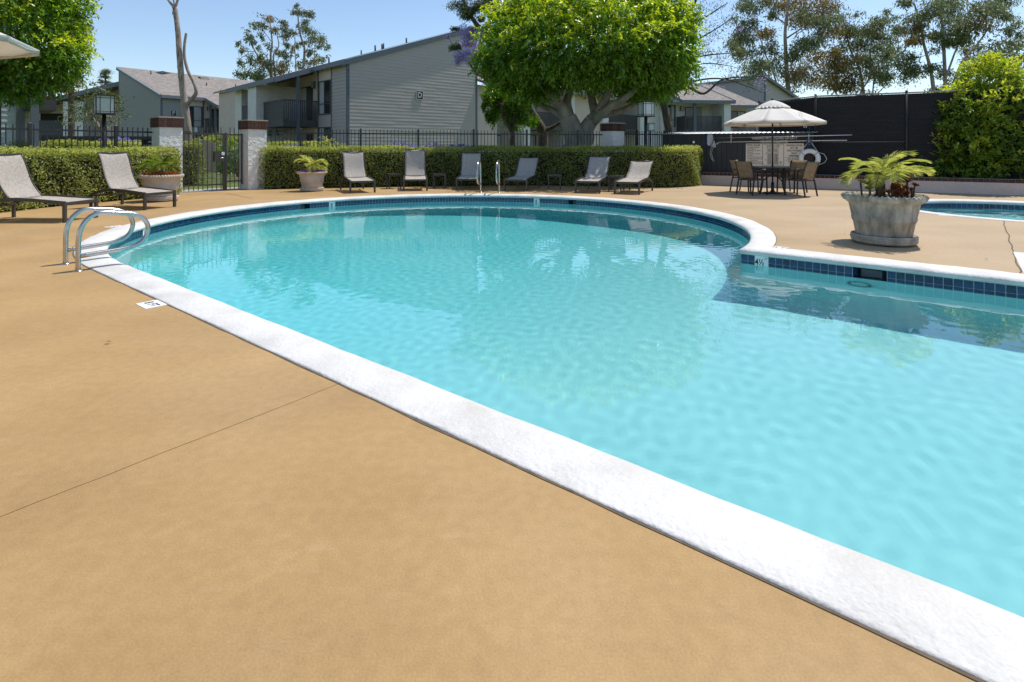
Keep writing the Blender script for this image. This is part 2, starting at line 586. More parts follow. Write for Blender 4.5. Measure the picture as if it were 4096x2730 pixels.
# contraction joints and the crack in the deck
def strip(pts, w, z, name, m, parent):
    mb = MB()
    pts = [Vector(p) for p in pts]
    for a, b in zip(pts, pts[1:]):
        n = Vector((-(b - a).y, (b - a).x)).normalized() * w / 2
        mb.add([(a.x - n.x, a.y - n.y, z), (b.x - n.x, b.y - n.y, z), (b.x + n.x, b.y + n.y, z), (a.x + n.x, a.y + n.y, z)], [(0, 1, 2, 3)])
    return mb.build(name, m, parent)
M['joint'] = mat('dirty joint', (0.13, 0.095, 0.06), 0.9, 0.3, 20, coord='pos')
M['jointl'] = mat('faint joint', (0.345, 0.21, 0.083), 0.9, 0.15, 12, coord='pos')
def jag(a, b, n, j):
    a, b = Vector(a), Vector(b)
    return [a.lerp(b, i / n) + Vector((random.uniform(-j, j), random.uniform(-j, j))) for i in range(n + 1)]
strip(jag(G(4013, 884).xy, G(4082, 1098).xy, 26, 0.012), 0.014, 0.003, 'deck_crack', M['joint'], deck)
ja, jb = G(1360, 1535).xy, G(430, 1900).xy
strip(jag(ja, jb + (jb - ja) * 3.0, 40, 0.003), 0.0035, 0.002, 'deck_joint', M['jointl'], deck)
strip(jag(G(600, 905).xy, G(60, 980).xy, 8, 0.004), 0.006, 0.003, 'deck_joint', M['jointl'], deck)
strip(jag(G(905, 775).xy, G(1010, 795).xy, 5, 0.004), 0.02, 0.003, 'deck_joint', M['joint'], deck)
a = PC + PD * (PD.dot(Vector((5.04, 5.46)) - PC)) + PN * (PNR + 0.31)
q = [a, a + PD * 1.5, a + PD * 1.5 + PN * 1.5, a + PN * 1.5]
mb = MB()
mb.add([(p.x, p.y, 0.004) for p in q], [(0, 1, 2, 3)])
mb.build('painted_pad', M['coping'], deck)

# ------------------------------------------------------------------ pool basin
wallz = [-0.215, -0.6, -1.0]
mb = MB()
ol0, olc, old_ = outline(0.0), outline(-0.12), outline(-0.4)
n = len(ol0)
vs_ = [(p.x, p.y, -0.215) for p in ol0] + [(p.x, p.y, -(depth(p) - 0.35)) for p in ol0] + [(p.x, p.y, -(depth(p) - 0.1)) for p in olc] + [(p.x, p.y, -depth(p) - 0.002) for p in old_]
mb.add(vs_, loop_faces(4, n), True)
# floor: a sloping sheet under the whole outline
gx = np.arange(-6.6, 15.2, 0.3)
gy = np.arange(-6.0, 15.3, 0.3)
fv = [(x, y, -depth((x, y))) for y in gy for x in gx]
nx_ = len(gx)
ff = []
def in_pool(p, o):
    q = Vector((p[0], p[1])) - PC
    if q.length < PR + o:
        return True
    t, nn = PD.dot(q), PN.dot(q)
    return 0 < t < PDE + o and PNL - o < nn < PNR + o
for j in range(len(gy) - 1):
    for i in range(nx_ - 1):
        if in_pool((gx[i] + 0.15, gy[j] + 0.15), 0.3):
            ff.append((j * nx_ + i, j * nx_ + i + 1, (j + 1) * nx_ + i + 1, (j + 1) * nx_ + i))
mb.add(fv, ff, True)
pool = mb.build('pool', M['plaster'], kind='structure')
pool.cycles.is_caustics_receiver = True

# coping swept round the outline
prof = [(0.30, -0.05), (0.30, 0.004), (0.288, 0.010), (0.11, 0.014), (0.03, 0.008), (-0.012, -0.008), (-0.028, -0.030), (-0.024, -0.052), (-0.008, -0.0655), (0.05, -0.0655)]
mb = MB()
vs_ = []
for k, (o_, z_) in enumerate(prof):
    for i, p in enumerate(outline(o_)):
        j_ = 0.006 * math.sin(i * 0.9 + k) + 0.004 * math.sin(i * 2.3 + 1.7 * k) if 0 < k < 8 else 0
        vs_.append((p.x, p.y, z_ + j_ * 0.35))
mb.add(vs_, loop_faces(len(prof), n, True), True)
mb.build('coping', M['coping'], pool)

# dirt-filled gap between coping and deck paint
mb = MB()
gi, go = outline(0.299), outline(0.309)
vs_ = [(p.x, p.y, 0.0035) for p in gi] + [(p.x + random.uniform(-.004, .004), p.y + random.uniform(-.004, .004), 0.0025) for p in go]
mb.add(vs_, loop_faces(2, n))
mb.build('edge_gap', M['joint'], pool)

# tile columns round the waterline
PITCH, ROW, TZ = 0.0785, 0.0765, -0.0665
cols = []
fe = math.asin(PNR / PR)
arc_len = (1.5 * math.pi - fe) * PR
nc = int(arc_len / PITCH)
for i in range(nc):
    f = fe + (1.5 * math.pi - fe) * (i + 0.5) / nc
    u = PD * math.cos(f) + PN * math.sin(f)
    cols.append((PC + u * PR, u))
d0 = PR * math.cos(fe)
nl = int((PDE - d0) / PITCH)
arm0 = len(cols)
for i in range(nl):
    cols.append((PC + PD * (d0 + (PDE - d0) * (i + 0.5) / nl) + PN * PNR, PN.copy()))
arm1 = len(cols)
for i in range(int(PDE / PITCH)):
    cols.append((PC + PD * ((i + 0.5) * PITCH) + PN * PNL, -PN))
def col_at(nx, ny, z, lo=0, hi=None):
    g = G(nx, ny, z).xy
    return min(range(lo, hi or len(cols)), key=lambda i: (cols[i][0] - g).length)
marks = {col_at(1315, 813, -0.12): '8', col_at(2150, 805, -0.12): '8', col_at(545, 930, -0.12): '8', arm0 + 2: '4½'}
skims = {col_at(1195, 818, -0.12): 3, col_at(2345, 803, -0.12): 3, arm0 + 15: 4}
skip, under = set(), set()
for k in marks:
    skip |= {k, k + 1}
for k, w in skims.items():
    skip |= set(range(k, k + w))
    under |= set(range(k, k + w))
mb = MB()
for i, (p, u) in enumerate(cols):
    if i in under:
        continue
    t = Vector((-u.y, u.x)) * PITCH * 0.51
    mb.add([(p.x - t.x, p.y - t.y, -0.22), (p.x + t.x, p.y + t.y, -0.22), (p.x + t.x, p.y + t.y, -0.06), (p.x - t.x, p.y - t.y, -0.06)], [(0, 1, 2, 3)])
mb.build('grout_band', M['grout'], pool).cycles.is_caustics_receiver = True
tm = MB()
h = 0.0725 / 2
tm.hexa([(-h, -0.005, -h), (h, -0.005, -h), (h, 0.004, -h), (-h, 0.004, -h), (-h, -0.005, h), (h, -0.005, h), (h, 0.004, h), (-h, 0.004, h)])
tile_me = tm.mesh('tile')
tile_me.materials.append(M['tile'])
cand = []
for i, (p, u) in enumerate(cols):
    if i in skip or i in under:
        continue
    vis = u.dot(-p) < 0 and abs(p.x / p.y) < 0.93 and p.y > 1.2 if p.y > 0 else False
    for r_ in range(2):
        cand.append(((0 if vis else 100) + p.length, p, u, TZ - ROW * (r_ + 0.5)))
cand.sort(key=lambda c: c[0])
for _, p, u, z in cand[:296]:
    o = obj('tile', tile_me, None, pool, loc=(p.x, p.y, z), rz=math.atan2(u.y, u.x) - math.pi / 2)
rest = MB()
for _, p, u, z in cand[296:]:
    mt = Matrix.Translation((p.x, p.y, z)) @ Matrix.Rotation(math.atan2(u.y, u.x) - math.pi / 2, 4, 'Z')
    rest.add([mt @ v.co for v in tile_me.vertices], [tuple(f.vertices) for f in tile_me.polygons])
rest.build('waterline_tiles', M['tile'], pool, kind='stuff')
for k, s in marks.items():
    p = (cols[k][0] + cols[k + 1][0]) / 2
    u = (cols[k][1] + cols[k + 1][1]).normalized()
    ang = math.atan2(u.y, u.x) - math.pi / 2
    t = MB()
    t.box(-PITCH + 0.003, PITCH - 0.003, -0.006, 0.004, TZ - 2 * ROW + 0.004, TZ)
    o = t.build('depth_marker', M['white'], pool, loc=(p.x, p.y, 0), rz=ang)
    place_text(s, 0.125 if s == '8' else 0.11, o, (-0.014 if s == '8' else -0.02, -0.0075, TZ - 0.078), sx=0.75, bold=0.002)
    place_text('FT', 0.045, o, (0.052, -0.0075, TZ - 0.03), sx=0.7, bold=0.0)
for k, w in skims.items():
    ps = [cols[k + j] for j in range(w)]
    p = sum((c[0] for c in ps), Vector((0, 0))) / w
    u = sum((c[1] for c in ps), Vector((0, 0))).normalized()
    ang = math.atan2(u.y, u.x) - math.pi / 2
    hw = PITCH * w / 2
    t = MB()      # open-fronted throat: sides splay in, back panel dark
    t.add([(-hw, 0, -0.25), (hw, 0, -0.25), (hw, 0, -0.06), (-hw, 0, -0.06), (-hw * .7, 0.22, -0.23), (hw * .7, 0.22, -0.23), (hw * .7, 0.22, -0.06), (-hw * .7, 0.22, -0.06)],
          [(0, 1, 5, 4), (1, 2, 6, 5), (3, 0, 4, 7), (7, 6, 2, 3)])
    o = t.build('skimmer', M['tile'], pool, loc=(p.x, p.y, 0), rz=ang)
    MB().box(-hw * .72, hw * .72, 0.215, 0.24, -0.24, -0.05).build('throat', M['trimd'], o)
    MB().box(-hw * .62, hw * .62, 0.175, 0.19, -0.19, -0.11).build('weir_door', M['fascia'], o)

# submerged fitting on the arm wall
c = PC + PD * (d0 + 1.25) + PN * (PNR - 0.004)
ang = math.atan2(PN.y, PN.x) - math.pi / 2
t = MB()
t.add([(0.12 * math.cos(a) * s, -0.012, 0.12 * math.sin(a) * s) for s in (1, 0.72) for a in [2 * math.pi * i / 32 for i in range(32)]], [(i, (i + 1) % 32, 32 + (i + 1) % 32, 32 + i) for i in range(32)])
o = t.build('pool_light', M['grout'], pool, loc=(c.x, c.y, -0.5), rz=ang)
for i in range(32):
    a_ = 2 * math.pi * i / 32
    MB().bar((0.088 * math.cos(a_), -0.017, 0.088 * math.sin(a_)), (0.118 * math.cos(a_), -0.017, 0.118 * math.sin(a_)), 0.006).build('grille_bar', M['trim'], o)

# water surface with small wind ripples
STEP = 0.036
xs = np.arange(-6.1, 15.0, STEP)
ys = np.arange(-5.6, 14.9, STEP)
X, Y = np.meshgrid(xs, ys)
Z = np.zeros_like(X)
wr = np.random.default_rng(3)
for i in range(60):
    an = wr.normal(0.5, 0.9) + (math.pi if i % 5 == 0 else 0)
    l = wr.uniform(0.11, 0.21) if i < 50 else wr.uniform(1.2, 2.6)
    k = 2 * math.pi / l
    amp = wr.uniform(0.3, 1) * l * (0.00034 if i < 50 else 0.00012)
    Z += amp * np.sin(k * (X * math.cos(an) + Y * math.sin(an)) + wr.uniform(0, 6.28) + 0.6 * np.sin(0.7 * X + 0.9 * Y + i))
qx, qy = X - PC.x, Y - PC.y
rr = np.hypot(qx, qy)
tt, nn = qx * PD.x + qy * PD.y, qx * PN.x + qy * PN.y
inside = (rr < PR + 0.06) | ((tt > 0) & (tt < PDE + 0.06) & (nn > PNL - 0.06) & (nn < PNR + 0.06))
idx = -np.ones(X.size, np.int64)
fi = inside.ravel()
idx[fi] = np.arange(fi.sum())
ii = idx.reshape(X.shape)
quads = np.stack([ii[:-1, :-1], ii[:-1, 1:], ii[1:, 1:], ii[1:, :-1]], -1).reshape(-1, 4)
quads = quads[(quads >= 0).all(1)]
WZ = -0.173
me = bpy.data.meshes.new('pool_water')
me.from_pydata(np.stack([X.ravel()[fi], Y.ravel()[fi], Z.ravel()[fi] + WZ], -1).tolist(), [], quads.tolist())
me.polygons.foreach_set('use_smooth', [True] * len(me.polygons))
water = obj('pool_water', me, M['water'], kind='structure')
water.cycles.is_caustics_caster = True

# ------------------------------------------------------------------ spa
mb = MB()
prs = [(SPR, -0.06), (SPR, -0.9), (SPR - 0.15, -1.0), (0.01, -1.05)]
mb.lathe(prs[::-1], 96, (SPC.x, SPC.y, 0))
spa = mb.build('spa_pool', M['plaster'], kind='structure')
spa.cycles.is_caustics_receiver = True
MB().lathe([(SPR + o_, z_) for o_, z_ in [(0.30, -0.05), (0.30, 0.004), (0.28, 0.010), (0.08, 0.012), (0.02, 0.006), (-0.012, -0.010), (-0.024, -0.035), (-0.02, -0.055), (0.0, -0.0655), (0.05, -0.0655)]][::-1], 96, (SPC.x, SPC.y, 0)).build('coping', M['coping'], spa)
ns = int(2 * math.pi * SPR / 0.11)
sp_me = MB().box(-0.0515, 0.0515, -0.005, 0.004, -0.0515, 0.0515).mesh('tile')
sp_me.materials.append(M['tile'])
g_ = MB()
for i in range(ns):
    f = 2 * math.pi * (i + 0.5) / ns
    u = Vector((math.cos(f), math.sin(f)))
    p = SPC + u * (SPR - 0.004)
    ang = f - math.pi / 2
    if u.dot(-p) < 0.3:
        for r_ in range(2):
            obj('tile', sp_me, None, spa, loc=(p.x, p.y, -0.122 - 0.107 * r_), rz=ang)
    t = Vector((-u.y, u.x)) * 0.06
    g_.add([(p.x - t.x, p.y - t.y, -0.29), (p.x + t.x, p.y + t.y, -0.29), (p.x + t.x, p.y + t.y, -0.06), (p.x - t.x, p.y - t.y, -0.06)], [(0, 1, 2, 3)])
g_.build('grout_band', M['grout'], spa)
rows = []
for k in range(33):
    r_ = (SPR + 0.02) * k / 32
    rows.append([(SPC.x + r_ * math.cos(2 * math.pi * j / 96), SPC.y + r_ * math.sin(2 * math.pi * j / 96), -0.175 + 0.008 * math.sin(r_ * 11 + 2 * math.sin(j * 0.35)) * min(1, 3 - r_)) for j in range(96, -1, -1)])
sw = MB().sheet(rows).build('spa_water', M['water'], kind='structure')
sw.cycles.is_caustics_caster = True

# deck depth tiles
def deck_tile(nx, ny, ang, w=0.22, h=0.15, s='8 FT'):
    p = G(nx, ny)
    o = MB().box(-w / 2, w / 2, -h / 2, h / 2, 0.0, 0.0035).build('deck_marker', M['white'], deck, loc=p, rz=ang)
    if s:
        place_text(s, h * 0.62, o, (0, 0, 0.0045), (0, 0, 0), bold=0.002)
deck_tile(606, 1219, math.atan2(-PD.y, -PD.x) + math.pi)
deck_tile(3115, 992, math.atan2(PD.y, PD.x), s='4½ FT')
deck_tile(455, 907, math.atan2(0.9, 0.35), s='8 FT')
deck_tile(3785, 863, R(-50), s='')
deck_tile(4085, 887, R(-30), s='')

# ------------------------------------------------------------------ low wall with brick cap, shed, chain-link court fence
WO, WD = Vector((6.31, 18.86)), Vector((0.845, -0.534)).normalized()
WANG = math.atan2(WD.y, WD.x)           # local x runs along the wall, local -y faces the pool
WL0, WL1 = -1.6, 14.0
lw = thing('planter_wall', 'low cream stucco wall with a dark brick cap behind the patio table', 'wall', (WO.x, WO.y, 0), WANG)
MB().box(WL0, WL1, 0, 0.26, -0.05, 0.315).build('stucco_base', M['stuccob'], lw)
MB().box(WL0, WL1, 0.012, 0.25, 0.315, 0.412).build('mortar_bed', M['mortar'], lw)
bk = MB().box(-0.058, 0.058, -0.004, 0.262, 0.320, 0.409).mesh('brick')
bk.materials.append(M['brick'])
x = WL0 + 0.06
while x < WL1:
    obj('brick', bk, None, lw, loc=(x, random.uniform(-0.003, 0.003), random.uniform(-0.003, 0.002)))
    x += 0.128
MB().box(WL0, WL1, 0.30, 2.4, -0.05, 0.36).build('planting_bed', M['soil'], lw)

def wx(nx, off=0.0):
    """position along the wall line (offset behind its face) where the pixel column crosses it"""
    k = (nx - 2048) / FN
    n = Vector((-WD.y, WD.x)) * off
    t = (k * (WO.y + n.y) - WO.x - n.x) / (WD.x - k * WD.y)
    return t
SH0, SH1 = wx(2652, .28), wx(3250, .28)
shed = thing('pool_equipment_shed', 'charcoal plank equipment shed with a corrugated metal roof above the low wall', 'shed', (WO.x, WO.y, 0), WANG)
MB().box(SH0, SH1, 0.31, 2.2, 0.36, 1.70).build('wall_core', M['black'], shed)
pw = 0.166
x = SH0
i = 0
while x < SH1 - 0.02:
    w_ = min(pw, SH1 - x)
    MB().box(x + 0.004, x + w_ - 0.004, 0.282 + 0.004 * (i % 2), 0.315, 0.414, 1.60).build('plank', M['shed'], shed)
    x += pw
    i += 1
MB().box(SH0 - 0.02, SH1 + 0.02, 0.255, 0.29, 1.60, 1.71).build('fascia', M['shed'], shed)
MB().box(SH1, SH1 + 0.03, 0.29, 2.2, 0.414, 1.70).build('side_panel', M['shed'], shed)
MB().box(SH0 - 0.03, SH0, 0.29, 2.2, -0.02, 1.70).build('side_panel', M['shed'], shed)
rows = []
L_ = SH1 - SH0 + 0.3
nn_ = int(L_ / 0.03)
for yy, zz in ((0.16, 1.725), (2.4, 1.84)):
    rows.append([(SH0 - 0.15 + L_ * j / nn_, yy, zz + 0.011 * math.sin(j * 1.3)) for j in range(nn_ + 1)])
M['corr'] = mat('grey corrugated metal', (0.42, 0.42, 0.42), 0.4, 0.15, 5, metal=0.6)
MB().sheet(rows, thick=(0, 0, -0.012)).build('corrugated_roof', M['corr'], shed)
xl = wx(2775, .25)
MB().box(xl - 0.03, xl + 0.03, 0.235, 0.255, 1.40, 1.47).build('padlock', M['alu'], shed)

# signs on the shed
S0, S1 = wx(2983.5, .26), wx(3215.6, .26)
SW = S1 - S0
sg = thing('pool_rules_sign', 'tan pool rules board under a dark brown no lifeguard warning header', 'sign', (WO.x + WD.x * (S0 + SW / 2) - WD.y * 0.262, WO.y + WD.y * (S0 + SW / 2) + WD.x * 0.262, 0), WANG)
M['signt'] = mat('tan sign face', (0.84, 0.72, 0.60), 0.6, 0.04, 5)
M['signd'] = mat('dark brown sign face', (0.035, 0.024, 0.02), 0.6, 0.1, 5)
M['signl'] = mat('tan lettering', (0.8, 0.68, 0.56), 0.6, 0.03, 5)
MB().box(-SW / 2, SW / 2, -0.012, 0.012, 1.385, 1.61).build('header_board', M['signd'], sg)
MB().box(-SW / 2, SW / 2, -0.010, 0.012, 0.65, 1.38).build('rules_board', M['signt'], sg)
yt = -0.0145
place_text('WARNING: NO LIFEGUARD ON DUTY', 0.125, sg, (0, yt, 1.55), m=M['signl'], bold=0.002, sx=0.62)
place_text('NO DIVING ALLOWED', 0.115, sg, (0, yt, 1.435), m=M['signl'], bold=0.002, sx=0.68)
place_text('POOL RULES', 0.088, sg, (-SW / 2 + 0.03, yt, 1.325), align='LEFT', sx=0.82, bold=0.001)
rules = ['NO RUNNING OR PUSHING', 'PRIVATE USE ONLY', 'RESIDENTS MUST ACCOMPANY', ' THEIR GUESTS', 'SWIM WEAR ONLY, NO JEANS', ' OR CUTOFFS', 'NO GLASSWARE IN THE POOL AREA', 'ALL PERSONS USING THE POOL DO', ' SO AT THEIR OWN RISK', 'MANAGER RESERVES THE RIGHT TO', ' DENY USE TO ANYONE AT ANY TIME']
for i, s in enumerate(rules):
    place_text(('• ' if s[0] != ' ' else '  ') + s.strip(), 0.043, sg, (-SW / 2 + 0.03, yt, 1.252 - i * 0.053), align='LEFT', sx=0.66, bold=0.0006)
px0, px1 = -0.10 * SW * 2, 0.165 * SW
fr = MB()
for a_, b_ in (((px0, yt, 1.355), (px1, yt, 1.355)), ((px0, yt, 0.675), (px1, yt, 0.675)), ((px0, yt, 0.675), (px0, yt, 1.355)), ((px1, yt, 0.675), (px1, yt, 1.355))):
    fr.bar(a_, b_, 0.008, 0.008)
fr.build('panel_border', M['ink'], sg)
pc_ = (px0 + px1) / 2
place_text('SAVING A LIFE', 0.075, sg, (pc_, yt, 1.295), sx=0.8, bold=0.001)
fine = MB()
rr_ = random.Random(5)
for k, z_ in enumerate(np.arange(1.235, 0.70, -0.017)):
    if k in (2, 8, 10):
        continue
    wide = k < 2 or k in (9,)
    for sx_ in ((-0.2, 0.2),) if wide else ((-0.17, -0.02), (0.02, 0.17)):
        e = sx_[1] - rr_.uniform(0, 0.04)
        fine.box(pc_ + sx_[0], pc_ + e, yt, yt + 0.003, z_, z_ + 0.007)
for k in range(9):
    cx = pc_ + rr_.choice((-0.21, -0.21, 0.215, 0.1)) + rr_.uniform(-0.01, 0.01)
    cz = rr_.uniform(0.74, 1.17)
    fine.bar((cx - 0.02, yt, cz), (cx + 0.015, yt, cz + 0.03), 0.008)
    fine.bar((cx, yt, cz), (cx + 0.022, yt, cz - 0.01), 0.008)
fine.build('fine_print', M['ink'], sg)
rx = (px1 + SW / 2) / 2 + 0.01
for i, s in enumerate(['CHILDREN SHOULD', 'NOT USE', 'POOL WITHOUT', 'ADULT', 'SUPERVISION']):
    place_text(s, 0.078, sg, (rx, yt, 1.315 - i * 0.083), sx=0.66, bold=0.0016)
place_text('POOL HOURS: 8AM-', 0.058, sg, (rx, yt, 0.885), sx=0.7, bold=0.001)
hb = MB()
for z_ in (0.845, 0.93):
    hb.bar((px1 + 0.03, yt, z_), (SW / 2 - 0.02, yt, z_), 0.005)
hb.build('hours_box', M['ink'], sg)
place_text('NEAREST EMERGENCY FACILITY', 0.038, sg, (rx, yt, 0.80), sx=0.62, bold=0.0006)
place_text('PHONE NUMBER', 0.038, sg, (rx - 0.05, yt, 0.755), sx=0.62, bold=0.0006)
sg2 = thing('lower_sign', 'dark board with white lettering under the tan pool rules board', 'sign', (sg.location.x, sg.location.y, 0), WANG)
MB().box(-SW / 2, SW / 2, -0.010, 0.012, 0.43, 0.635).build('board', M['signd'], sg2)
place_text('PAM', 0.12, sg2, (-SW * 0.19, yt, 0.53), m=M['signl'], bold=0.002, sx=0.7)

# poles on hooks, skimmer net, rescue hook
def wp(nx, z, off):
    t = wx(nx, off)
    n = Vector((-WD.y, WD.x)) * off
    return Vector((WO.x + WD.x * t + n.x, WO.y + WD.y * t + n.y, z))
OFF = 0.12
pa, pb = wp(2858, 1.565, OFF), wp(3408, 1.625, OFF)
net = thing('skimmer_net', 'blue framed leaf net on a long aluminium pole hung on the shed', 'pool net', pa)
mb = MB()
mb.tube([Vector((0, 0, 0)), pb - pa], 0.014, 10)
mb.build('pole', M['alu'], net)
M['blue'] = mat('blue plastic', (0.01, 0.07, 0.30), 0.4, 0.1, 8)
M['mesh'] = mat('white netting', (0.5, 0.5, 0.48), 0.9, 0.1, 40)
wdir = Vector((WD.x, WD.y, 0))
nf = Vector((WD.y, -WD.x, 0))
loop = [(-0.02, -0.02), (-0.05, 0.10), (-0.10, 0.15), (-0.22, 0.15), (-0.25, 0.05), (-0.25, -0.20), (-0.20, -0.27), (-0.10, -0.25), (-0.04, -0.12), (-0.02, -0.02)]
mb = MB()
mb.tube([wdir * a + Vector((0, 0, b)) for a, b in loop], 0.013, 6)
mb.build('net_frame', M['blue'], net)
rows = []
for k in range(6):
    s = 1 - k * 0.17
    rows.append([wdir * (-0.14 + (a + 0.14) * s + 0.03 * k) + Vector((0, 0, b * s - 0.055 * k)) - nf * 0.02 * k for a, b in loop])
MB().sheet(rows).build('netting', M['mesh'], net)
pa, pb = wp(2892, 1.43, OFF + 0.02), wp(3388, 1.468, OFF + 0.02)
hk = thing('rescue_hook', 'long pale pole with a curved body hook hung below the leaf net', 'rescue pole', pa)
mb = MB()
mb.tube([Vector((0, 0, 0)), pb - pa], 0.015, 10)
mb.build('pole', M['canvas'], hk)
mb = MB()
mb.tube([wdir * a + Vector((0, 0, b)) for a, b in ((0, 0), (-0.15, -0.01), (-0.30, -0.08), (-0.40, -0.24), (-0.42, -0.42), (-0.36, -0.58), (-0.29, -0.66), (-0.33, -0.55), (-0.37, -0.40), (-0.35, -0.26), (-0.26, -0.11), (-0.14, -0.03))], 0.008, 6)
mb.build('hook', M['alu'], hk)
for nx in (2925, 3235):
    a_ = wp(nx, 1.52, 0.27)
    br = thing('pole_bracket', 'pale bracket on the shed holding the long poles', 'bracket', a_, WANG, 'pole brackets on the shed')
    MB().box(-0.012, 0.012, -0.02, 0.0, -0.12, 0.15).build('plate', M['canvas'], br)
    for z_ in (-0.09 + (0.03 if nx > 3000 else 0), 0.04 + (0.04 if nx > 3000 else 0.02)):
        mb = MB()
        mb.tube([(0, -0.01, z_ - 0.03), (0, -0.12, z_ - 0.03), (0, -0.175, z_ - 0.02), (0, -0.18, z_ + 0.03)], 0.007, 6)
        mb.build('hook', M['alu'], br)
# life ring
rc = wp(3238, 0.905, 0.16)
lr = thing('life_ring', 'white life ring with rope loops hung on the end of the shed', 'life ring', rc, WANG)
def torus(R_, r_, n=40, m=12, sq=1.0):
    vs, fs = [], []
    for i in range(n):
        a = 2 * math.pi * i / n
        for j in range(m):
            b = 2 * math.pi * j / m
            q = R_ + r_ * math.cos(b)
            vs.append((q * math.cos(a), r_ * sq * math.sin(b), q * math.sin(a)))
    for i in range(n):
        for j in range(m):
            fs.append((i * m + j, i * m + (j + 1) % m, ((i + 1) % n) * m + (j + 1) % m, ((i + 1) % n) * m + j))
    return vs, fs
t = MB()
t.add(*torus(0.237, 0.072, sq=0.75), smooth=True)
t.build('ring', M['white'], lr)
M['band'] = mat('pale blue webbing', (0.42, 0.48, 0.62), 0.7, 0.1, 20)
for a_ in (40, 140, 220, 320):
    u = Vector((math.cos(R(a_)), 0, math.sin(R(a_))))
    v = Vector((-u.z, 0, u.x))
    pts = []
    for j in range(17):
        b = 2 * math.pi * j / 16
        pts.append(u * (0.237 + 0.077 * math.cos(b)) + Vector((0, 0.058 * math.sin(b), 0)))
    MB().sheet([[p - v * 0.018 for p in pts], [p + v * 0.018 for p in pts]]).build('band', M['band'], lr)
M['rope'] = mat('white rope', (0.62, 0.64, 0.66), 0.9, 0.1, 60)
mb = MB()
P_ = lambda a, r: Vector((r * math.cos(R(a)), -0.03, r * math.sin(R(a))))
for seq in ([P_(140, .31), Vector((-0.1, -0.03, 0.42)), Vector((0.0, -0.02, 0.56)), Vector((0.08, -0.03, 0.45)), P_(40, .31)], [P_(40, .31), P_(20, .42), P_(0, .47), P_(-15, .43), P_(-40, .31)], [P_(-40, .31), P_(-65, .40), P_(-90, .42), P_(-115, .36), P_(-140, .31)]):
    mb.tube(seq, 0.009, 6)
mb.build('grab_rope', M['rope'], lr)
M['bluerope'] = mat('blue rope', (0.05, 0.16, 0.36), 0.9, 0.2, 60)
cr = thing('coiled_rope', 'small coil of blue rope tied above the life ring', 'rope', rc + Vector((0, 0, 0.42)) - Vector((-WD.y, WD.x, 0)) * 0.05, WANG)
mb = MB()
rr_ = random.Random(2)
for k in range(7):
    pts = [(0.075 * math.cos(a) * rr_.uniform(.75, 1.1), -0.01 * k + 0.01 * math.sin(3 * a), 0.10 + 0.09 * math.sin(a) * rr_.uniform(.75, 1.05)) for a in np.linspace(0, 6.28, 14)]
    mb.tube(pts, 0.006, 5)
mb.tube([(0, 0, 0.18), (0.005, 0.02, 0.3), (0, 0.05, 0.55)], 0.006, 5)
mb.build('coil', M['bluerope'], cr)

# chain-link fence with dark screen, on the planting bed
FZ0, FZ1 = 0.40, 2.86
def chain_fence(name, label, a, b, posts, midrail=None, top=FZ1):
    a, b = Vector(a), Vector(b)
    L = (b - a).length
    f = thing(name, label, 'fence', (a.x, a.y, 0), math.atan2((b - a).y, (b - a).x))
    MB().box(0, L, 0.03, 0.036, FZ0 - 0.05, top - 0.03).build('privacy_screen', M['screen'], f)
    for p in posts:
        mb = MB()
        mb.tube([(p, 0, FZ0 - 0.3), (p, 0, top + 0.03)], 0.034, 12)
        mb.lathe([(0.04, top + 0.03), (0.036, top + 0.055), (0.005, top + 0.075)], 12, (p, 0, 0))
        mb.build('post', M['iron'], f)
    mb = MB()
    mb.tube([(0, 0, top), (L, 0, top)], 0.02, 8)
    mb.build('top_rail', M['galv'], f)
    if midrail:
        mb = MB()
        mb.tube([(midrail[0], -0.01, midrail[2]), (midrail[1], -0.01, midrail[2])], 0.021, 8)
        mb.build('middle_rail', M['galvd'], f)
    mb = MB()
    H = top - FZ0
    sp = 0.085
    k = -H
    while k < L:
        for s in (1, -1):
            x0, x1, z0, z1 = k, k + H, FZ0, top
            if x0 < 0: z0 += -x0; x0 = 0
            if x1 > L: z1 -= x1 - L; x1 = L
            if x1 > x0:
                if s < 0: z0, z1 = FZ0 + top - z0, FZ0 + top - z1
                mb.bar((x0, -0.012 * s * 0.3, z0), (x1, -0.012 * s * 0.3, z1), 0.0045)
        k += sp
    mb.build('chain_link', M['wire'], f, kind='stuff')
    return f
def screen_material():
    m = mat('dark windscreen cloth', (0.010, 0.010, 0.012), 0.85, 0.3, 6, (0.022, 0.022, 0.026), stretch=(0.15, 1, 3), coord='obj', detail=8)
    return m
M['screen'] = screen_material()
M['galv'] = mat('galvanised rail', (0.35, 0.36, 0.38), 0.4, 0.1, 8, metal=0.7)
M['galvd'] = mat('dull galvanised rail', (0.13, 0.135, 0.14), 0.5, 0.1, 8, metal=0.5)
M['wire'] = mat('black coated wire', (0.05, 0.05, 0.054), 0.5, 0.1, 30)
CF = 0.75
def wpt(t, off):
    return Vector((WO.x + WD.x * t - WD.y * off, WO.y + WD.y * t + WD.x * off))
cA = wpt(wx(3262, .5), 0.5)
cB = wpt(14.5, 1.15)
dc = (cB - cA)
Lc = dc.length
def fx(nx):
    k = (nx - 2048) / FN
    t = (k * cA.y - cA.x) / (dc.x - k * dc.y)
    return t * Lc
chain_fence('court_fence', 'tall chain-link fence lined with black screen cloth beside the shed', cA, cB, [0, fx(3626), fx(3626) * 2], (0.05, fx(3618), 1.42))
cC = W(3037, 410, 19.9)
chain_fence('court_fence', 'chain-link fence wing with black screen running back behind the umbrella', (cC.x, cC.y), cA - Vector((0.04, 0.05)), [0.0], None)

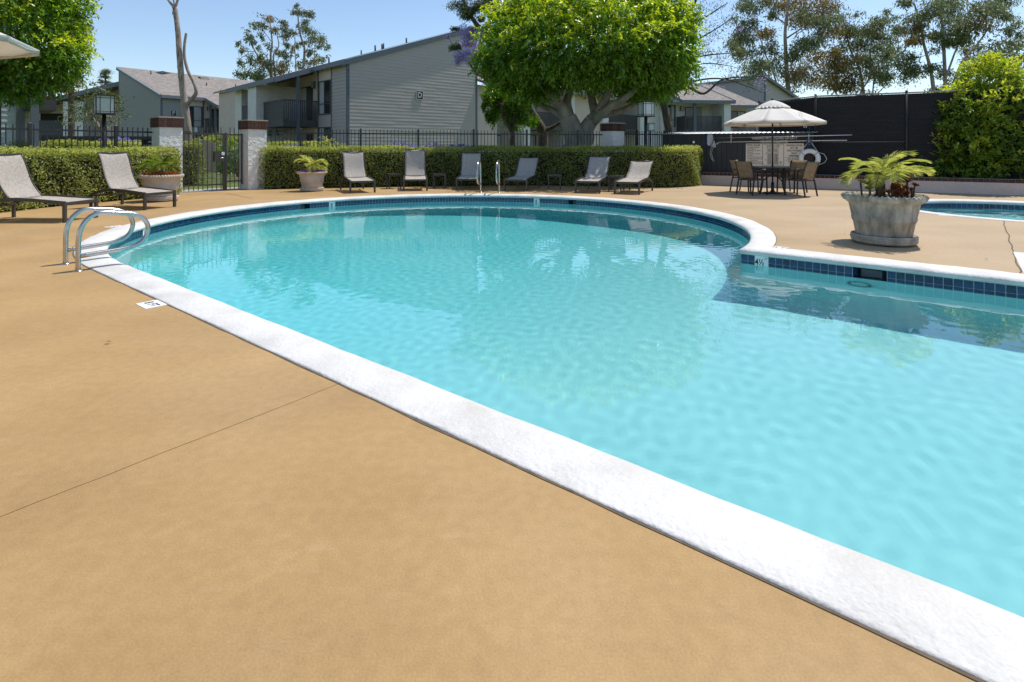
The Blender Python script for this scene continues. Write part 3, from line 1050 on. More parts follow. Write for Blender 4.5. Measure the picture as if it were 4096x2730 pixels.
# ------------------------------------------------------------------ stucco pillars, iron fence, gate
def pillar(label, c, ang, h=2.09, w=0.56):
    t = thing('gate_pillar', label, 'pillar', (c[0], c[1], 0), ang, 'stucco pillars along the fence')
    a = w / 2
    MB().box(-a, a, -a, a, -0.05, h - 0.30).build('shaft', M['stucco'], t)
    MB().box(-a - 0.012, a + 0.012, -a - 0.012, a + 0.012, h - 0.30, h - 0.045).build('mortar_core', M['mortar'], t)
    b = a + 0.03
    MB().box(-b, b, -b, b, h - 0.045, h - 0.012).build('cap_slab', M['mortar'], t)
    nb = 6
    wbk = 2 * b / nb
    bm_ = MB().box(-wbk / 2 + 0.005, wbk / 2 - 0.005, -0.03, 0.0, -0.127, 0.127).mesh('brick')
    bm_.materials.append(M['brick'])
    for s in range(4):
        for k in range(nb):
            q = -b + wbk * (k + 0.5)
            an = s * math.pi / 2
            o = obj('brick', bm_, None, t, rz=an)
            o.location = (q * math.cos(an) + a * math.sin(an), q * math.sin(an) - a * math.cos(an), h - 0.1725)
    return t
GA = math.atan2(1.70, 1.54)
pL, pR = Vector((-9.38, 15.09)), Vector((-7.84, 16.79))
PA = R(51)
pillar('brick-capped stucco pillar at the hinge side of the gate, beside the red-flowered planter', pL, PA)
pillar('brick-capped stucco pillar at the latch side of the gate', pR, PA)
p3_ = Vector(((2451 - 2048) / FN * 19.4, 19.4))
pillar('brick-capped pillar set cornerwise beyond the hedge near the big tree trunk', p3_, R(45) + math.atan2(-p3_.x, p3_.y), 2.12, 0.56)

pick_me = {}
def iron_fence(label, a, b, n_posts, ztop=1.80, zrail=1.68, sp=0.115):
    a, b = Vector(a), Vector(b)
    L = (b - a).length
    f = thing('iron_fence', label, 'fence', (a.x, a.y, 0), math.atan2((b - a).y, (b - a).x))
    for z in (zrail, 0.18):
        MB().box(0, L, -0.014, 0.014, z - 0.02, z + 0.02).build('rail', M['iron'], f)
    pm = MB().box(-0.0095, 0.0095, -0.0095, 0.0095, 0.06, ztop).mesh('picket')
    pm.materials.append(M['iron'])
    posts = [L * (i + 0.5) / n_posts for i in range(n_posts)]
    x = 0.06
    while x < L:
        if min(abs(x - p) for p in posts) > 0.05:
            obj('picket', pm, None, f, loc=(x, 0, 0))
        x += sp
    for p in posts:
        mb = MB().box(p - 0.032, p + 0.032, -0.032, 0.032, -0.02, ztop + 0.02)
        mb.add([(p - 0.036, -0.036, ztop + 0.02), (p + 0.036, -0.036, ztop + 0.02), (p + 0.036, 0.036, ztop + 0.02), (p - 0.036, 0.036, ztop + 0.02), (p, 0, ztop + 0.05)], [(0, 1, 4), (1, 2, 4), (2, 3, 4), (3, 0, 4), (3, 2, 1, 0)])
        mb.build('post', M['iron'], f)
    return f
iron_fence('black iron picket fence above the hedge beside the two lounge chairs by the planter', (-13.0, 8.6), (-9.72, 14.98), 4, 1.78, 1.66, 0.125)
iron_fence('black iron picket fence along the long back hedge, in front of the siding gable', (-7.5, 17.15), (p3_.x - 0.36, p3_.y + 0.02), 6, 1.82, 1.70, 0.113)
iron_fence('short black iron picket fence between the cornerwise pillar and the shed', (p3_.x + 0.36, p3_.y + 0.05), (6.15, 20.6), 2, 1.84, 1.72, 0.10)

# gate
u = (pR - pL).normalized()
g0 = pL + u * 0.31
GL = (pR - pL).length - 0.62
gate = thing('iron_gate', 'black iron gate with wire mesh and a lock box between the two pillars', 'gate', (g0.x, g0.y, 0), math.atan2(u.y, u.x))
ST = GL * 0.70
mb = MB()
for x in (0.02, ST - 0.03):
    mb.box(x - 0.025, x + 0.025, -0.025, 0.025, 0.12 if x < 1 else 0.02, 1.66)
mb.box(0, ST, -0.02, 0.02, 1.62, 1.66)
mb.box(0, ST, -0.02, 0.02, 0.16, 0.20)
leaf = mb.build('gate_frame', M['bronze'], gate)
mb = MB()
mb.box(ST + 0.005, ST + 0.055, -0.025, 0.025, 0.0, 1.68)
mb.box(GL - 0.04, GL, -0.02, 0.02, 0.16, 1.66)
mb.box(ST, GL, -0.02, 0.02, 1.61, 1.65)
mb.box(ST, GL, -0.02, 0.02, 0.24, 0.28)
side = mb.build('side_panel', M['bronze'], gate)
pm = MB().box(-0.009, 0.009, -0.009, 0.009, 0.03, 1.84).mesh('picket')
pm.materials.append(M['bronze'])
for k in range(9):
    obj('picket', pm, None, leaf, loc=(0.1 + (ST - 0.2) * k / 8, 0, 0))
for k in range(3):
    obj('picket', pm, None, side, loc=(ST + 0.15 + 0.12 * k, 0, 0))
mb = MB()
for x in np.arange(0.03, GL - 0.02, 0.022):
    mb.bar((x, 0.016, 0.2), (x, 0.016, 1.62), 0.0028)
for z in np.arange(0.2, 1.62, 0.022):
    mb.bar((0.02, 0.018, z), (GL - 0.02, 0.018, z), 0.0028)
mb.build('wire_mesh', M['bronze'], gate, kind='stuff')
lb = MB().box(ST - 0.30, ST - 0.02, -0.06, 0.06, 0.84, 1.14).build('lock_box', M['bronze'], gate)
MB().box(ST - 0.11, ST - 0.03, -0.075, -0.06, 1.03, 1.12).build('keypad', M['alu'], lb)
mb = MB()
mb.tube([(ST - 0.06, -0.06, 0.95), (ST - 0.06, -0.10, 0.95), (ST - 0.17, -0.11, 0.945)], 0.012, 8)
mb.build('lever_handle', M['alu'], lb)
MB().box(-0.02, 0.26, -0.05, 0.05, 1.66, 1.71).build('closer', M['bronze'], gate)
# concrete threshold and path beyond the gate
pn = Vector((-u.y, u.x))
q0 = g0 - u * 0.25 - pn * 0.12
pts = [q0, q0 + u * (GL + 0.5), q0 + u * (GL + 0.5) + pn * 1.1, q0 + pn * 1.1]
filled('threshold', [[(p.x, p.y) for p in pts]], 0.008, M['concrete'], kind='structure')
filled('garden_path', [[(-23, 22.5), (-9.4, 23.2), (-9.0, 24.1), (-23, 23.6)]], -0.02, M['concrete'], kind='structure')

# building directory sign by the gate pillar
bp = W(597, 590, 15.2)
bs = thing('directory_sign', 'small black building directory sign behind the fence beside the gate pillar', 'sign', (bp.x, bp.y, 0), R(20))
MB().box(-0.18, 0.18, -0.015, 0.015, 1.05, 1.47).build('panel', M['black'], bs)
MB().box(-0.02, 0.02, 0.015, 0.05, -0.03, 1.3).build('post', M['iron'], bs)
place_text('ARN', 0.08, bs, (0.03, -0.018, 1.40), m=M['white'])
for k in range(3):
    place_text('BUILDING', 0.07, bs, (0.0, -0.018, 1.30 - 0.1 * k), m=M['white'], sx=0.9)

# ------------------------------------------------------------------ lounge chairs
def lounger(label, a, b, angle, group):
    """a, b: the two foot legs on the deck (left, right seen from the foot); angle of the raised back"""
    a, b = Vector(a), Vector(b)
    c = (a + b) / 2
    e = (b - a).normalized()
    hd = Vector((-e.y, e.x))
    t = thing('lounge_chair', label, 'lounge chair', (c.x, c.y, 0), math.atan2(hd.y, hd.x), group)
    wd = 0.33
    side = [(0.0, .325), (.25, .345), (.55, .37), (.85, .385), (1.08, .375), (1.3, .335), (1.5, .27), (1.62, .22)]
    for s in (-1, 1):
        mb = MB()
        for (x0, z0), (x1, z1) in zip(side, side[1:]):
            mb.bar((x0 - .004, s * wd, z0), (x1 + .004, s * wd, z1), 0.028, 0.055)
        mb.build('side_rail', M['bronze'], t)
        MB().hexa([(-.01, s * wd - .024, 0), (.032, s * wd - .024, 0), (.032, s * wd + .024, 0), (-.01, s * wd + .024, 0), (-.012, s * wd - .024, .335), (.036, s * wd - .024, .345), (.036, s * wd + .024, .345), (-.012, s * wd + .024, .335)]).build('leg', M['bronze'], t)
        MB().box(1.52, 1.56, s * wd - .022, s * wd + .022, 0, .26).build('leg', M['bronze'], t)
    MB().box(-.008, .03, -wd, wd, .285, .335).build('foot_bar', M['bronze'], t)
    MB().box(1.46, 1.5, -wd, wd, .235, .27).build('head_bar', M['bronze'], t)
    sw = 0.30
    rows = []
    for i in range(15):
        x = 0.02 + 0.96 * i / 14
        z = .338 + .05 * math.sin(min(1, x / .9) * 1.6)
        rows.append([(x, sw * k / 5, z - .022 * (1 - (k / 5) ** 2) - .012 * math.sin(3.14 * i / 14)) for k in range(-5, 6)])
    MB().sheet(rows, thick=(0, 0, -.006)).build('seat_sling', M['sling'], t)
    ca, sa = math.cos(angle), math.sin(angle)
    rows = []
    rail = {-1: [], 1: []}
    for i in range(15):
        q = 0.86 * i / 14
        off = .035 * math.sin(q / .86 * 5.2) - .05 * max(0, q - .62) * 2.0 * .5
        x, z = .98 + q * ca + off * sa, .375 + q * sa - off * ca
        rows.append([(x + .02 * (1 - (k / 5) ** 2) * sa, sw * k / 5, z - .02 * (1 - (k / 5) ** 2) * ca) for k in range(-5, 6)])
        for s in (-1, 1):
            rail[s].append((x, s * (sw + .008), z))
    bk_ = MB().sheet(rows, thick=(.006 * sa, 0, -.006 * ca)).build('back_sling', M['sling'], t)
    for s in (-1, 1):
        mb = MB()
        mb.tube(rail[s], 0.014, 6)
        mb.build('back_frame', M['bronze'], bk_)
    mb = MB()
    mb.tube([rail[-1][-1], rail[1][-1]], 0.013, 6)
    mb.build('top_bar', M['bronze'], bk_)
    mb = MB()
    mid = rail[1][7]
    for s in (-1, 1):
        mb.tube([(mid[0], s * .29, mid[2]), (1.42, s * .29, .30)], .010, 6)
    mb.build('prop', M['bronze'], t)
    return t
GLs = 'lounge chairs round the pool'
lounger('lounge chair with upright back beside the red-flowered planter', (-7.31, 11.06), (-7.10, 11.68), R(60), GLs)
lounger('lounge chair with upright back nearest the curved stainless handrails', (-7.43, 9.21), (-7.40, 9.90), R(59), GLs)
lounger('lounge chair in full sun next to the purple-flowered planter', (-4.40, 15.08), (-3.80, 15.38), R(58), GLs)
lounger('lounge chair half in sun with the tallest back, between two side tables', (-3.11, 15.90), (-2.45, 16.02), R(66), GLs)
lounger('shaded lounge chair right behind the stainless grab rails at the far pool edge', (-1.63, 16.25), (-0.96, 16.25), R(52), GLs)
lounger('shaded lounge chair with a low back, between the grab rails and a dark side table', (-0.22, 15.96), (0.42, 15.78), R(38), GLs)
lounger('shaded lounge chair with a raised back beside the dappled chair', (1.745, 15.26), (2.37, 15.02), R(42), GLs)
lounger('low-backed lounge chair dappled by leaf shade at the end of the hedge', (2.76, 14.93), (3.35, 14.63), R(31), GLs)

def side_table(label, c, rz, m='bronze', s=0.40, h=0.45):
    t = thing('side_table', label, 'side table', (c[0], c[1], 0), rz, 'side tables by the hedge')
    a = s / 2
    MB().box(-a, a, -a, a, h - .025, h).build('table_top', M[m + '_t'] if m + '_t' in M else M[m], t)
    MB().box(-a + .01, a - .01, -a + .01, a - .01, h - .055, h - .025).build('apron', M['bronze'], t)
    for sx in (-1, 1):
        for sy in (-1, 1):
            MB().box(sx * (a - .025) - .016, sx * (a - .025) + .016, sy * (a - .025) - .016, sy * (a - .025) + .016, 0, h - .03).build('leg', M['bronze'], t)
side_table('sunlit side table between the two chairs in the sun', (-3.62, 16.98), R(25))
side_table('shaded side table between the tall-backed chair and the chair behind the grab rails', (-2.22, 17.05), R(2))
side_table('dark side table standing alone between two shaded chairs in front of the hedge', (1.28, 16.72), R(-6))
side_table('dark side table between the last two chairs at the sunny end of the hedge', (2.98, 15.85), R(-25))

# ------------------------------------------------------------------ stainless rails
def handrail(labels, bases, p, h, k, group):
    for label, b in zip(labels, bases):
        b = Vector(b)
        t = thing('pool_handrail', label, 'handrail', (b.x, b.y, 0), math.atan2(p.y, p.x), group)
        prof_ = [(0, -.02), (0, .20 * k), (.004, .33 * k), (.02, .42 * k), (.06, .50 * k), (.12, .555 * k), (.19, .574 * k), (.28, .566 * k), (.38, .553 * k), (.47, .537 * k), (.545, .50 * k), (.595, .44 * k), (.615, .37 * k), (.60, .295 * k), (.555, .23 * k), (.48, .19 * k), (.36, .172 * k), (.2, .162 * k), (.015, .152 * k)]
        pts = []
        pv = [Vector((x * h, 0, z)) for x, z in prof_]
        for i in range(len(pv) - 1):       # Catmull-Rom for a smooth bend
            p0, p1, p2, p3 = pv[max(0, i - 1)], pv[i], pv[i + 1], pv[min(len(pv) - 1, i + 2)]
            for s in (0, .34, .67):
                pts.append(0.5 * (2 * p1 + (p2 - p0) * s + (2 * p0 - 5 * p1 + 4 * p2 - p3) * s * s + (3 * p1 - p0 - 3 * p2 + p3) * s ** 3))
        pts.append(pv[-1])
        mb = MB()
        mb.tube(pts, 0.0235, 14)
        mb.build('tube', M['steel'], t)
        MB().lathe([(.045, 0.0), (.045, .006), (.03, .016), (.024, .018)], 20).build('escutcheon', M['steel'], t)
handrail(('looped stainless handrail of the low pair, on the depth marker side', 'looped stainless handrail of the low pair, on the lounge chair side'), [(-4.38, 5.60), (-4.78, 5.94)], Vector((.65, .76)), 1.0, 1.0, 'near pair of pool handrails')
handrail(('tall stainless grab rail partly covering the shaded upright chair behind it', 'tall stainless grab rail next to the low-backed shaded chair'), [(-0.868, 15.40), (-0.354, 15.40)], Vector((-.10, -.99)), 1.0, 1.56, 'far pair of pool grab rails')

# ------------------------------------------------------------------ umbrellas, patio table, chairs
def umbrella(name, label, c, r, zr, za, ang0, base=True):
    t = thing(name, label, 'umbrella', (c[0], c[1], 0), ang0)
    mb = MB()
    mb.tube([(0, 0, .05), (0, 0, za + .02)], .021, 12)
    mb.build('pole', M['iron'], t)
    n = 8
    def panel(k, r0, z0, r1, z1, sag, nr=8, na=6):
        rows = []
        a0, a1 = 2 * math.pi * k / n, 2 * math.pi * (k + 1) / n
        for i in range(nr + 1):
            f = i / nr
            row = []
            for j in range(na + 1):
                g = j / na
                p = Vector((math.cos(a0), math.sin(a0), 0)).lerp(Vector((math.cos(a1), math.sin(a1), 0)), g)
                rr = r0 + (r1 - r0) * f
                z = z0 + (z1 - z0) * (f ** 0.93) - sag * math.sin(math.pi * g) * f + .03 * math.sin(math.pi * f)
                row.append((p.x * rr, p.y * rr, z))
            rows.append(row)
        return rows
    for k in range(n):
        MB().sheet(panel(k, .16, za - .10, r, zr, .05), thick=(0, 0, -.004)).build('canopy_panel', M['canvas'], t)
        rv = panel(k, r, zr, r, zr, .05, 1)[0]
        MB().sheet([rv, [(x * .995, y * .995, z - .075) for x, y, z in rv]], thick=(0, 0, -.001)).build('valance', M['canvas'], t)
        rows = panel(k, .03, za + .035, .44, za - .17, .0)
        rows[-1] = [(x, y, z - .03 * abs(math.sin(3 * math.pi * j / 6))) for j, (x, y, z) in enumerate(rows[-1])]
        MB().sheet(rows, thick=(0, 0, -.003)).build('vent_cap', M['canvas'], t)
        a0 = 2 * math.pi * k / n
        mb = MB()
        mb.tube([(.03 * math.cos(a0), .03 * math.sin(a0), za - .05), (r * .99 * math.cos(a0), r * .99 * math.sin(a0), zr - .015)], .008, 6)
        mb.tube([(.03 * math.cos(a0), .03 * math.sin(a0), zr + .06), (r * .55 * math.cos(a0), r * .55 * math.sin(a0), za - .10 + (zr - za + .10) * .5 - .012)], .007, 6)
        mb.build('rib', M['trimd'], t)
    mb = MB()
    mb.lathe([(.0, za + .10), (.03, za + .085), (.036, za + .06), (.022, za + .03), (.026, za + .01), (.0, za)][::-1], 14)
    mb.build('finial', M['iron'], t)
    MB().lathe([(.038, zr + .0), (.045, zr + .03), (.045, zr + .07), (.024, zr + .09)], 14).build('hub', M['iron'], t)
    if base:
        MB().lathe([(.0, .0), (.26, .0), (.26, .02), (.24, .035), (.07, .05), (.04, .10), (.04, .30), (.022, .31)], 28).build('base', M['iron'], t)
    return t
TC = Vector((7.08, 15.07))
um = umbrella('patio_umbrella', 'open ivory patio umbrella with a vented cap over the round table', TC, 1.29, 1.93, 2.50, R(22.5 - 12))
mb = MB()
for k in (0, 1):
    mb.bar((.13 + .06 * k, -.85, 2.17), (.09 + .06 * k, -1.12, 1.75), .022, .004, (0, 1, 0))
mb.build('tie_strap', M['canvas'], um)
umbrella('patio_umbrella', 'ivory umbrella whose canopy tip hangs over the lounge chairs by the handrails', (-7.25, 6.3), 1.45, 2.54, 3.12, R(3))

tb = thing('patio_table', 'round dark metal table with four legs under the umbrella', 'table', (TC.x, TC.y, 0))
ring_ = [(.028, .690), (.54, .690), (.56, .697), (.565, .708), (.56, .718), (.54, .722), (.028, .722)]
MB().lathe(ring_, 48).build('table_top', M['iron'], tb)
for k in range(4):
    a_ = R(20 + 90 * k)
    ca, sa = math.cos(a_), math.sin(a_)
    mb = MB()
    pts = [(.40 * ca, .40 * sa, .69), (.37 * ca, .37 * sa, .5), (.36 * ca, .36 * sa, .3), (.40 * ca, .40 * sa, .12), (.45 * ca, .45 * sa, 0)]
    for p, q in zip(pts, pts[1:]):
        mb.bar(p, q, .05, .035)
    mb.build('leg', M['iron'], tb)
mb = MB()
for k in range(4):
    a_ = R(20 + 90 * k)
    b_ = R(110 + 90 * k)
    mb.tube([(.37 * math.cos(a_), .37 * math.sin(a_), .32), (.2 * math.cos((a_ + b_) / 2), .2 * math.sin((a_ + b_) / 2), .55), (.37 * math.cos(b_), .37 * math.sin(b_), .32)], .009, 6)
mb.build('brace', M['iron'], tb)

def patio_chair(label, ang, r=.80):
    c = TC + Vector((math.cos(ang), math.sin(ang))) * r
    t = thing('patio_chair', label, 'chair', (c.x, c.y, 0), ang - math.pi / 2, 'chairs round the patio table')
    # local -y faces the table, back at +y
    for s in (-1, 1):
        mb = MB()
        mb.bar((s * .26, -.26, 0), (s * .255, -.23, .64), .026, .034, (1, 0, 0))
        mb.build('leg', M['iron'], t)
        mb = MB()
        mb.bar((s * .255, .30, 0), (s * .245, .22, .42), .026, .034, (1, 0, 0))
        mb.build('leg', M['iron'], t)
        mb = MB()
        mb.tube([(s * .256, -.25, .64), (s * .262, -.05, .655), (s * .262, .15, .635), (s * .25, .265, .60)], .016, 8)
        mb.build('armrest', M['iron'], t)
        mb = MB()
        pr = [(.20, .40), (.23, .50), (.255, .62), (.30, .76), (.345, .88)]
        for (y0, z0), (y1, z1) in zip(pr, pr[1:]):
            mb.bar((s * .245, y0, z0 - .004), (s * .245, y1, z1 + .004), .022, .03, (1, 0, 0))
        mb.build('back_post', M['iron'], t)
        mb = MB()
        mb.bar((s * .25, -.24, .415), (s * .245, .22, .405), .022, .03)
        mb.build('seat_rail', M['iron'], t)
    MB().box(-.25, .25, .205, .232, .385, .415).build('cross_bar', M['iron'], t)
    MB().box(-.25, .25, -.25, -.225, .395, .425).build('cross_bar', M['iron'], t)
    rows = [[(.235 * k / 4, -.23 + .43 * i / 8, .418 - .018 * (1 - (k / 4) ** 2) - .012 * math.sin(3.14 * i / 8)) for k in range(-4, 5)] for i in range(9)]
    MB().sheet(rows, thick=(0, 0, -.006)).build('seat_sling', M['slingt'], t)
    pr = [(.215, .45), (.232, .53), (.257, .63), (.285, .71), (.312, .79), (.345, .885)]
    rows = [[(.235 * k / 4, y + .015 * (1 - (k / 4) ** 2), z + (.012 * (k / 4) ** 2 if i == 5 else 0)) for k in range(-4, 5)] for i, (y, z) in enumerate(pr)]
    MB().sheet(rows, thick=(0, .006, 0)).build('back_sling', M['slingt'], t)
patio_chair('patio chair turned back to the pool on the hedge side', R(207))
patio_chair('patio chair turned back to the pool on the side of the grey planter', R(299))
patio_chair('patio chair behind the table in front of the life ring', R(28))
patio_chair('patio chair behind the table facing the pool, on the hedge side', R(128))

# ------------------------------------------------------------------ planters
def planter(label, c, sc, m, group='cast stone planters'):
    t = thing('planter', label, 'planter', (c[0], c[1], 0), random.uniform(0, 6), group)
    t.scale = (sc, sc, sc)
    wob = lambda a, i: .006 * math.sin(5 * a + i) + .004 * math.sin(11 * a)
    MB().lathe([(.0, .012), (.34, .012), (.365, .03), (.372, .05), (.362, .056), (.376, .07), (.376, .085), (.362, .09), (.374, .10), (.370, .118), (.355, .122), (.345, .10), (.0, .10)], 48, wob=wob).build('saucer', m, t)
    MB().lathe([(.0, .104), (.315, .104), (.318, .13), (.345, .285), (.352, .289), (.357, .296), (.350, .302), (.359, .310), (.364, .317), (.357, .322), (.365, .331), (.368, .338), (.360, .345), (.398, .53)], 56).build('body', m, t)
    rim = [(.398, .53), (.418, .535), (.422, .548), (.445, .556), (.468, .575), (.476, .598), (.470, .618), (.450, .630), (.425, .628), (.405, .612), (.395, .58)]
    r_ = MB().lathe(rim, 72).build('rim', m, t)
    for k in range(48):      # gadrooned lip
        a_ = 2 * math.pi * k / 48
        mb = MB()
        mb.tube([(rr_ * math.cos(a_ + tw), rr_ * math.sin(a_ + tw), z_) for rr_, z_, tw in ((.468, .592, 0), (.474, .612, .015), (.456, .632, .03), (.43, .634, .045))], [.006, .014, .014, .006], 6, cap=False)
        if k % 1 == 0:
            mb.build('lip_lobe', m, r_)
    MB().lathe([(.0, .59), (.40, .585)], 32).build('soil', M['soil'], t)
    return t
P1, P2, P3 = Vector((4.87, 7.27)), Vector((-8.22, 13.0)), Vector((-5.75, 15.95))
planter('large weathered grey stone planter with palm, standing on the deck by the spa', P1, 1.0, M['castw'])
planter('cream stone planter with red flowers beside the gate pillar', P2, .97, M['cast'])
planter('cream stone planter with purple flowers in front of the back hedge', P3, .88, M['cast'])

M['frond'] = leafmat('palm frond', (0.25, 0.30, 0.05), (0.56, 0.56, 0.18), 0.45, 0.4)
M['frondd'] = leafmat('darker palm frond', (0.10, 0.17, 0.02), (0.28, 0.34, 0.06), 0.35, 0.4)
M['fibre'] = mat('palm fibre', (0.07, 0.045, 0.025), 1, 0.4, 20, (0.20, 0.13, 0.07))
def frond_mesh(rng, L, droop, n=26, lw=.0085, ll=.23):
    P, D, N, LL = [], [], [], []
    px_, pz = 0.0, 0.0
    an = rng.uniform(.75, 1.3)
    mb = MB()
    pts = [Vector((0, 0, 0))]
    for i in range(n):
        f = i / (n - 1)
        px_ += math.cos(an) * L / n
        pz += math.sin(an) * L / n
        an -= droop / n * (1 + f)
        pts.append(Vector((px_, 0, pz)))
        if f > .12:
            l = ll * (math.sin(math.pi * (f * .85 + .12)) ** .7) * rng.uniform(.85, 1.1)
            for s in (-1, 1):
                dx = Vector((math.cos(an) * (.45 + .8 * f), s * (1.0 - .35 * f), math.sin(an) * .5 + .25 + rng.uniform(-.15, .1))).normalized()
                P.append(pts[-1]); D.append(dx); N.append(Vector((0, rng.uniform(-.2, .2), 1))); LL.append(l)
    me = leaf_mesh('frond', np.array(P), np.array([tuple(d) for d in D]), np.array([tuple(d) for d in N]), np.array(LL), lw, .15, .22)
    # rachis
    mb.tube(pts[::2], [.006 * (1 - .8 * i / (len(pts[::2]) - 1)) for i in range(len(pts[::2]))], 5)
    bm_ = mb.mesh('rachis')
    import bmesh
    B = bmesh.new()
    B.from_mesh(me)
    B.from_mesh(bm_)
    B.to_mesh(me)
    B.free()
    return me
def potted_palm(label, c, z0, nf, L, m, seed, trunk=.14, heads=((0, 0, 0),)):
    rng = random.Random(seed)
    t = thing('potted_palm', label, 'palm', (c[0], c[1], z0), 0)
    meshes = [frond_mesh(rng, L * rng.uniform(.85, 1.1), rng.uniform(.9, 1.6)) for _ in range(5)]
    for me in meshes:
        me.materials.append(m)
    for hx, hy, hz in heads:
        tr = MB()
        tr.lathe([(.055, -.02), (.065, .03), (.05, .07), (.058, trunk * .7), (.04, trunk), (.015, trunk + .05)], 12, (hx, hy, hz), wob=lambda a, i: .18 * math.sin(5 * a + 2 * i))
        tr.build('trunk', M['fibre'], t)
        for k in range(nf):
            f = k / nf
            o = obj('frond', rng.choice(meshes), None, t, loc=(hx, hy, hz + trunk + .02))
            o.rotation_euler = (0, -rng.uniform(-.3, .45) + (.45 if f > .65 else -.12), k * 2.399 + rng.uniform(-.2, .2))
            s = rng.uniform(.75, 1.05)
            o.scale = (s, s, s)
    return t
potted_palm('young feathery palm with two crowns growing in the large grey planter', P1, .59, 9, .66, M['frond'], 3, .24, ((-.03, .02, 0), (.14, -.03, -.03)))
potted_palm('small green palm in the planter beside the gate pillar', P2, .57, 13, .60, M['frondd'], 5, .12)
potted_palm('small yellow green palm in the purple-flowered planter', P3, .52, 14, .62, M['frond'], 8, .14)

M['aeon'] = leafmat('dark red succulent', (0.10, 0.02, 0.018), (0.28, 0.07, 0.035), .15, .35, tint=(.15, .20, .04))
M['aeong'] = leafmat('green red succulent', (0.10, 0.11, 0.03), (0.26, 0.24, 0.07), .15, .35, tint=(.30, .08, .04))
def rosette(rng, c, tilt, r, n=26):
    P, D, N, L = [], [], [], []
    for i in range(n):
        a = i * 2.399
        f = i / n
        el = .15 + 1.1 * (1 - f) + rng.uniform(-.1, .1)
        d = Vector((math.cos(a) * math.cos(el), math.sin(a) * math.cos(el), math.sin(el)))
        d = tilt @ d
        P.append(Vector(c)); D.append(d); N.append(tilt @ Vector((0, 0, 1))); L.append(r * (.45 + .6 * f))
    return P, D, N, L
def succulent(label, c, z0, spots, m, seed, group=None):
    rng = random.Random(seed)
    t = thing('succulent', label, 'succulent', (c[0], c[1], z0), 0, group)
    for (x, y, z, r) in spots:
        tilt = Matrix.Rotation(rng.uniform(-.5, .5), 3, 'X') @ Matrix.Rotation(rng.uniform(-.5, .5), 3, 'Y')
        P, D, N, L = rosette(rng, (x, y, z), tilt, r)
        me = leaf_mesh('rosette', np.array([tuple(p) for p in P]), np.array([tuple(p) for p in D]), np.array([tuple(p) for p in N]), np.array(L), r * .42, .12, -.15)
        ro = obj('rosette', me, m, t)
        mb = MB()
        mb.tube([(x * .8, y * .8, -.02), (x * .9, y * .9, z * .5), (x, y, z)], [.014, .011, .010], 6)
        mb.build('stem', M['fibre'], ro)
c = P1
succulent('tall dark red succulent rosettes on the hedge side of the grey planter', c + Vector((-.24, -.1)), .59, [(0, 0, .17, .11), (-.06, -.08, .12, .10), (.10, .0, .26, .13), (-.1, .04, .2, .09), (.06, -.1, .14, .09)], M['aeong'], 1)
succulent('low red succulents at the front of the grey planter', c + Vector((0, -.26)), .59, [(0, 0, .07, .09), (.08, .02, .10, .09), (-.09, .03, .08, .08), (.15, .05, .06, .08), (.03, .06, .14, .10)], M['aeon'], 2)
succulent('dark red succulent rosettes on the spa side of the grey planter', c + Vector((.27, -.06)), .59, [(0, 0, .20, .10), (.05, -.06, .16, .09), (-.10, -.08, .13, .09), (.03, .05, .25, .10), (.06, .0, .10, .07)], M['aeon'], 3)

def flowers(label, c, z0, r, m, m2, seed, n=700, size=.035, h=.09):
    rng = np.random.default_rng(seed)
    a = rng.uniform(0, 6.283, n)
    q = np.sqrt(rng.uniform(.05, 1, n)) * r
    P = np.stack([q * np.cos(a), q * np.sin(a), h * rng.uniform(.2, 1, n) * (1.2 - .5 * q / r)], -1)
    D = nrm(np.stack([np.cos(a) * .5 + rng.normal(0, .6, n), np.sin(a) * .5 + rng.normal(0, .6, n), rng.uniform(-.1, .9, n)], -1))
    N = nrm(rng.normal(0, .5, (n, 3)) + np.array([0, 0, 1]))
    t = thing('flower_clump', label, 'flowers', (c[0], c[1], z0))
    k = int(n * .62)
    obj('petals', leaf_mesh('petals', P[:k], D[:k], N[:k], size * rng.uniform(.7, 1.3, k), size * .8), m, t)
    obj('leaves', leaf_mesh('leaves', P[k:] * [1, 1, .7], D[k:], N[k:], size * 1.4, size * .6), m2, t)
M['redfl'] = leafmat('red flowers', (0.30, 0.03, 0.012), (0.50, 0.13, 0.04), .2, .6)
M['purpfl'] = leafmat('violet flowers', (0.09, 0.03, 0.22), (0.20, 0.10, 0.42), .2, .6)
M['agafl'] = leafmat('lilac flowers', (0.25, 0.22, 0.48), (0.50, 0.47, 0.72), .3, .6)
M['smallgreen'] = leafmat('bedding leaves', (0.05, 0.09, 0.02), (0.16, 0.2, 0.05), .2, .5)
flowers('orange red bedding flowers round the palm beside the gate pillar', P2, .56, .38, M['redfl'], M['smallgreen'], 1, 900, .04, .13)
flowers('violet and red bedding flowers round the palm in front of the back hedge', P3, .51, .36, M['purpfl'], M['redfl'], 2, 900, .034, .10)

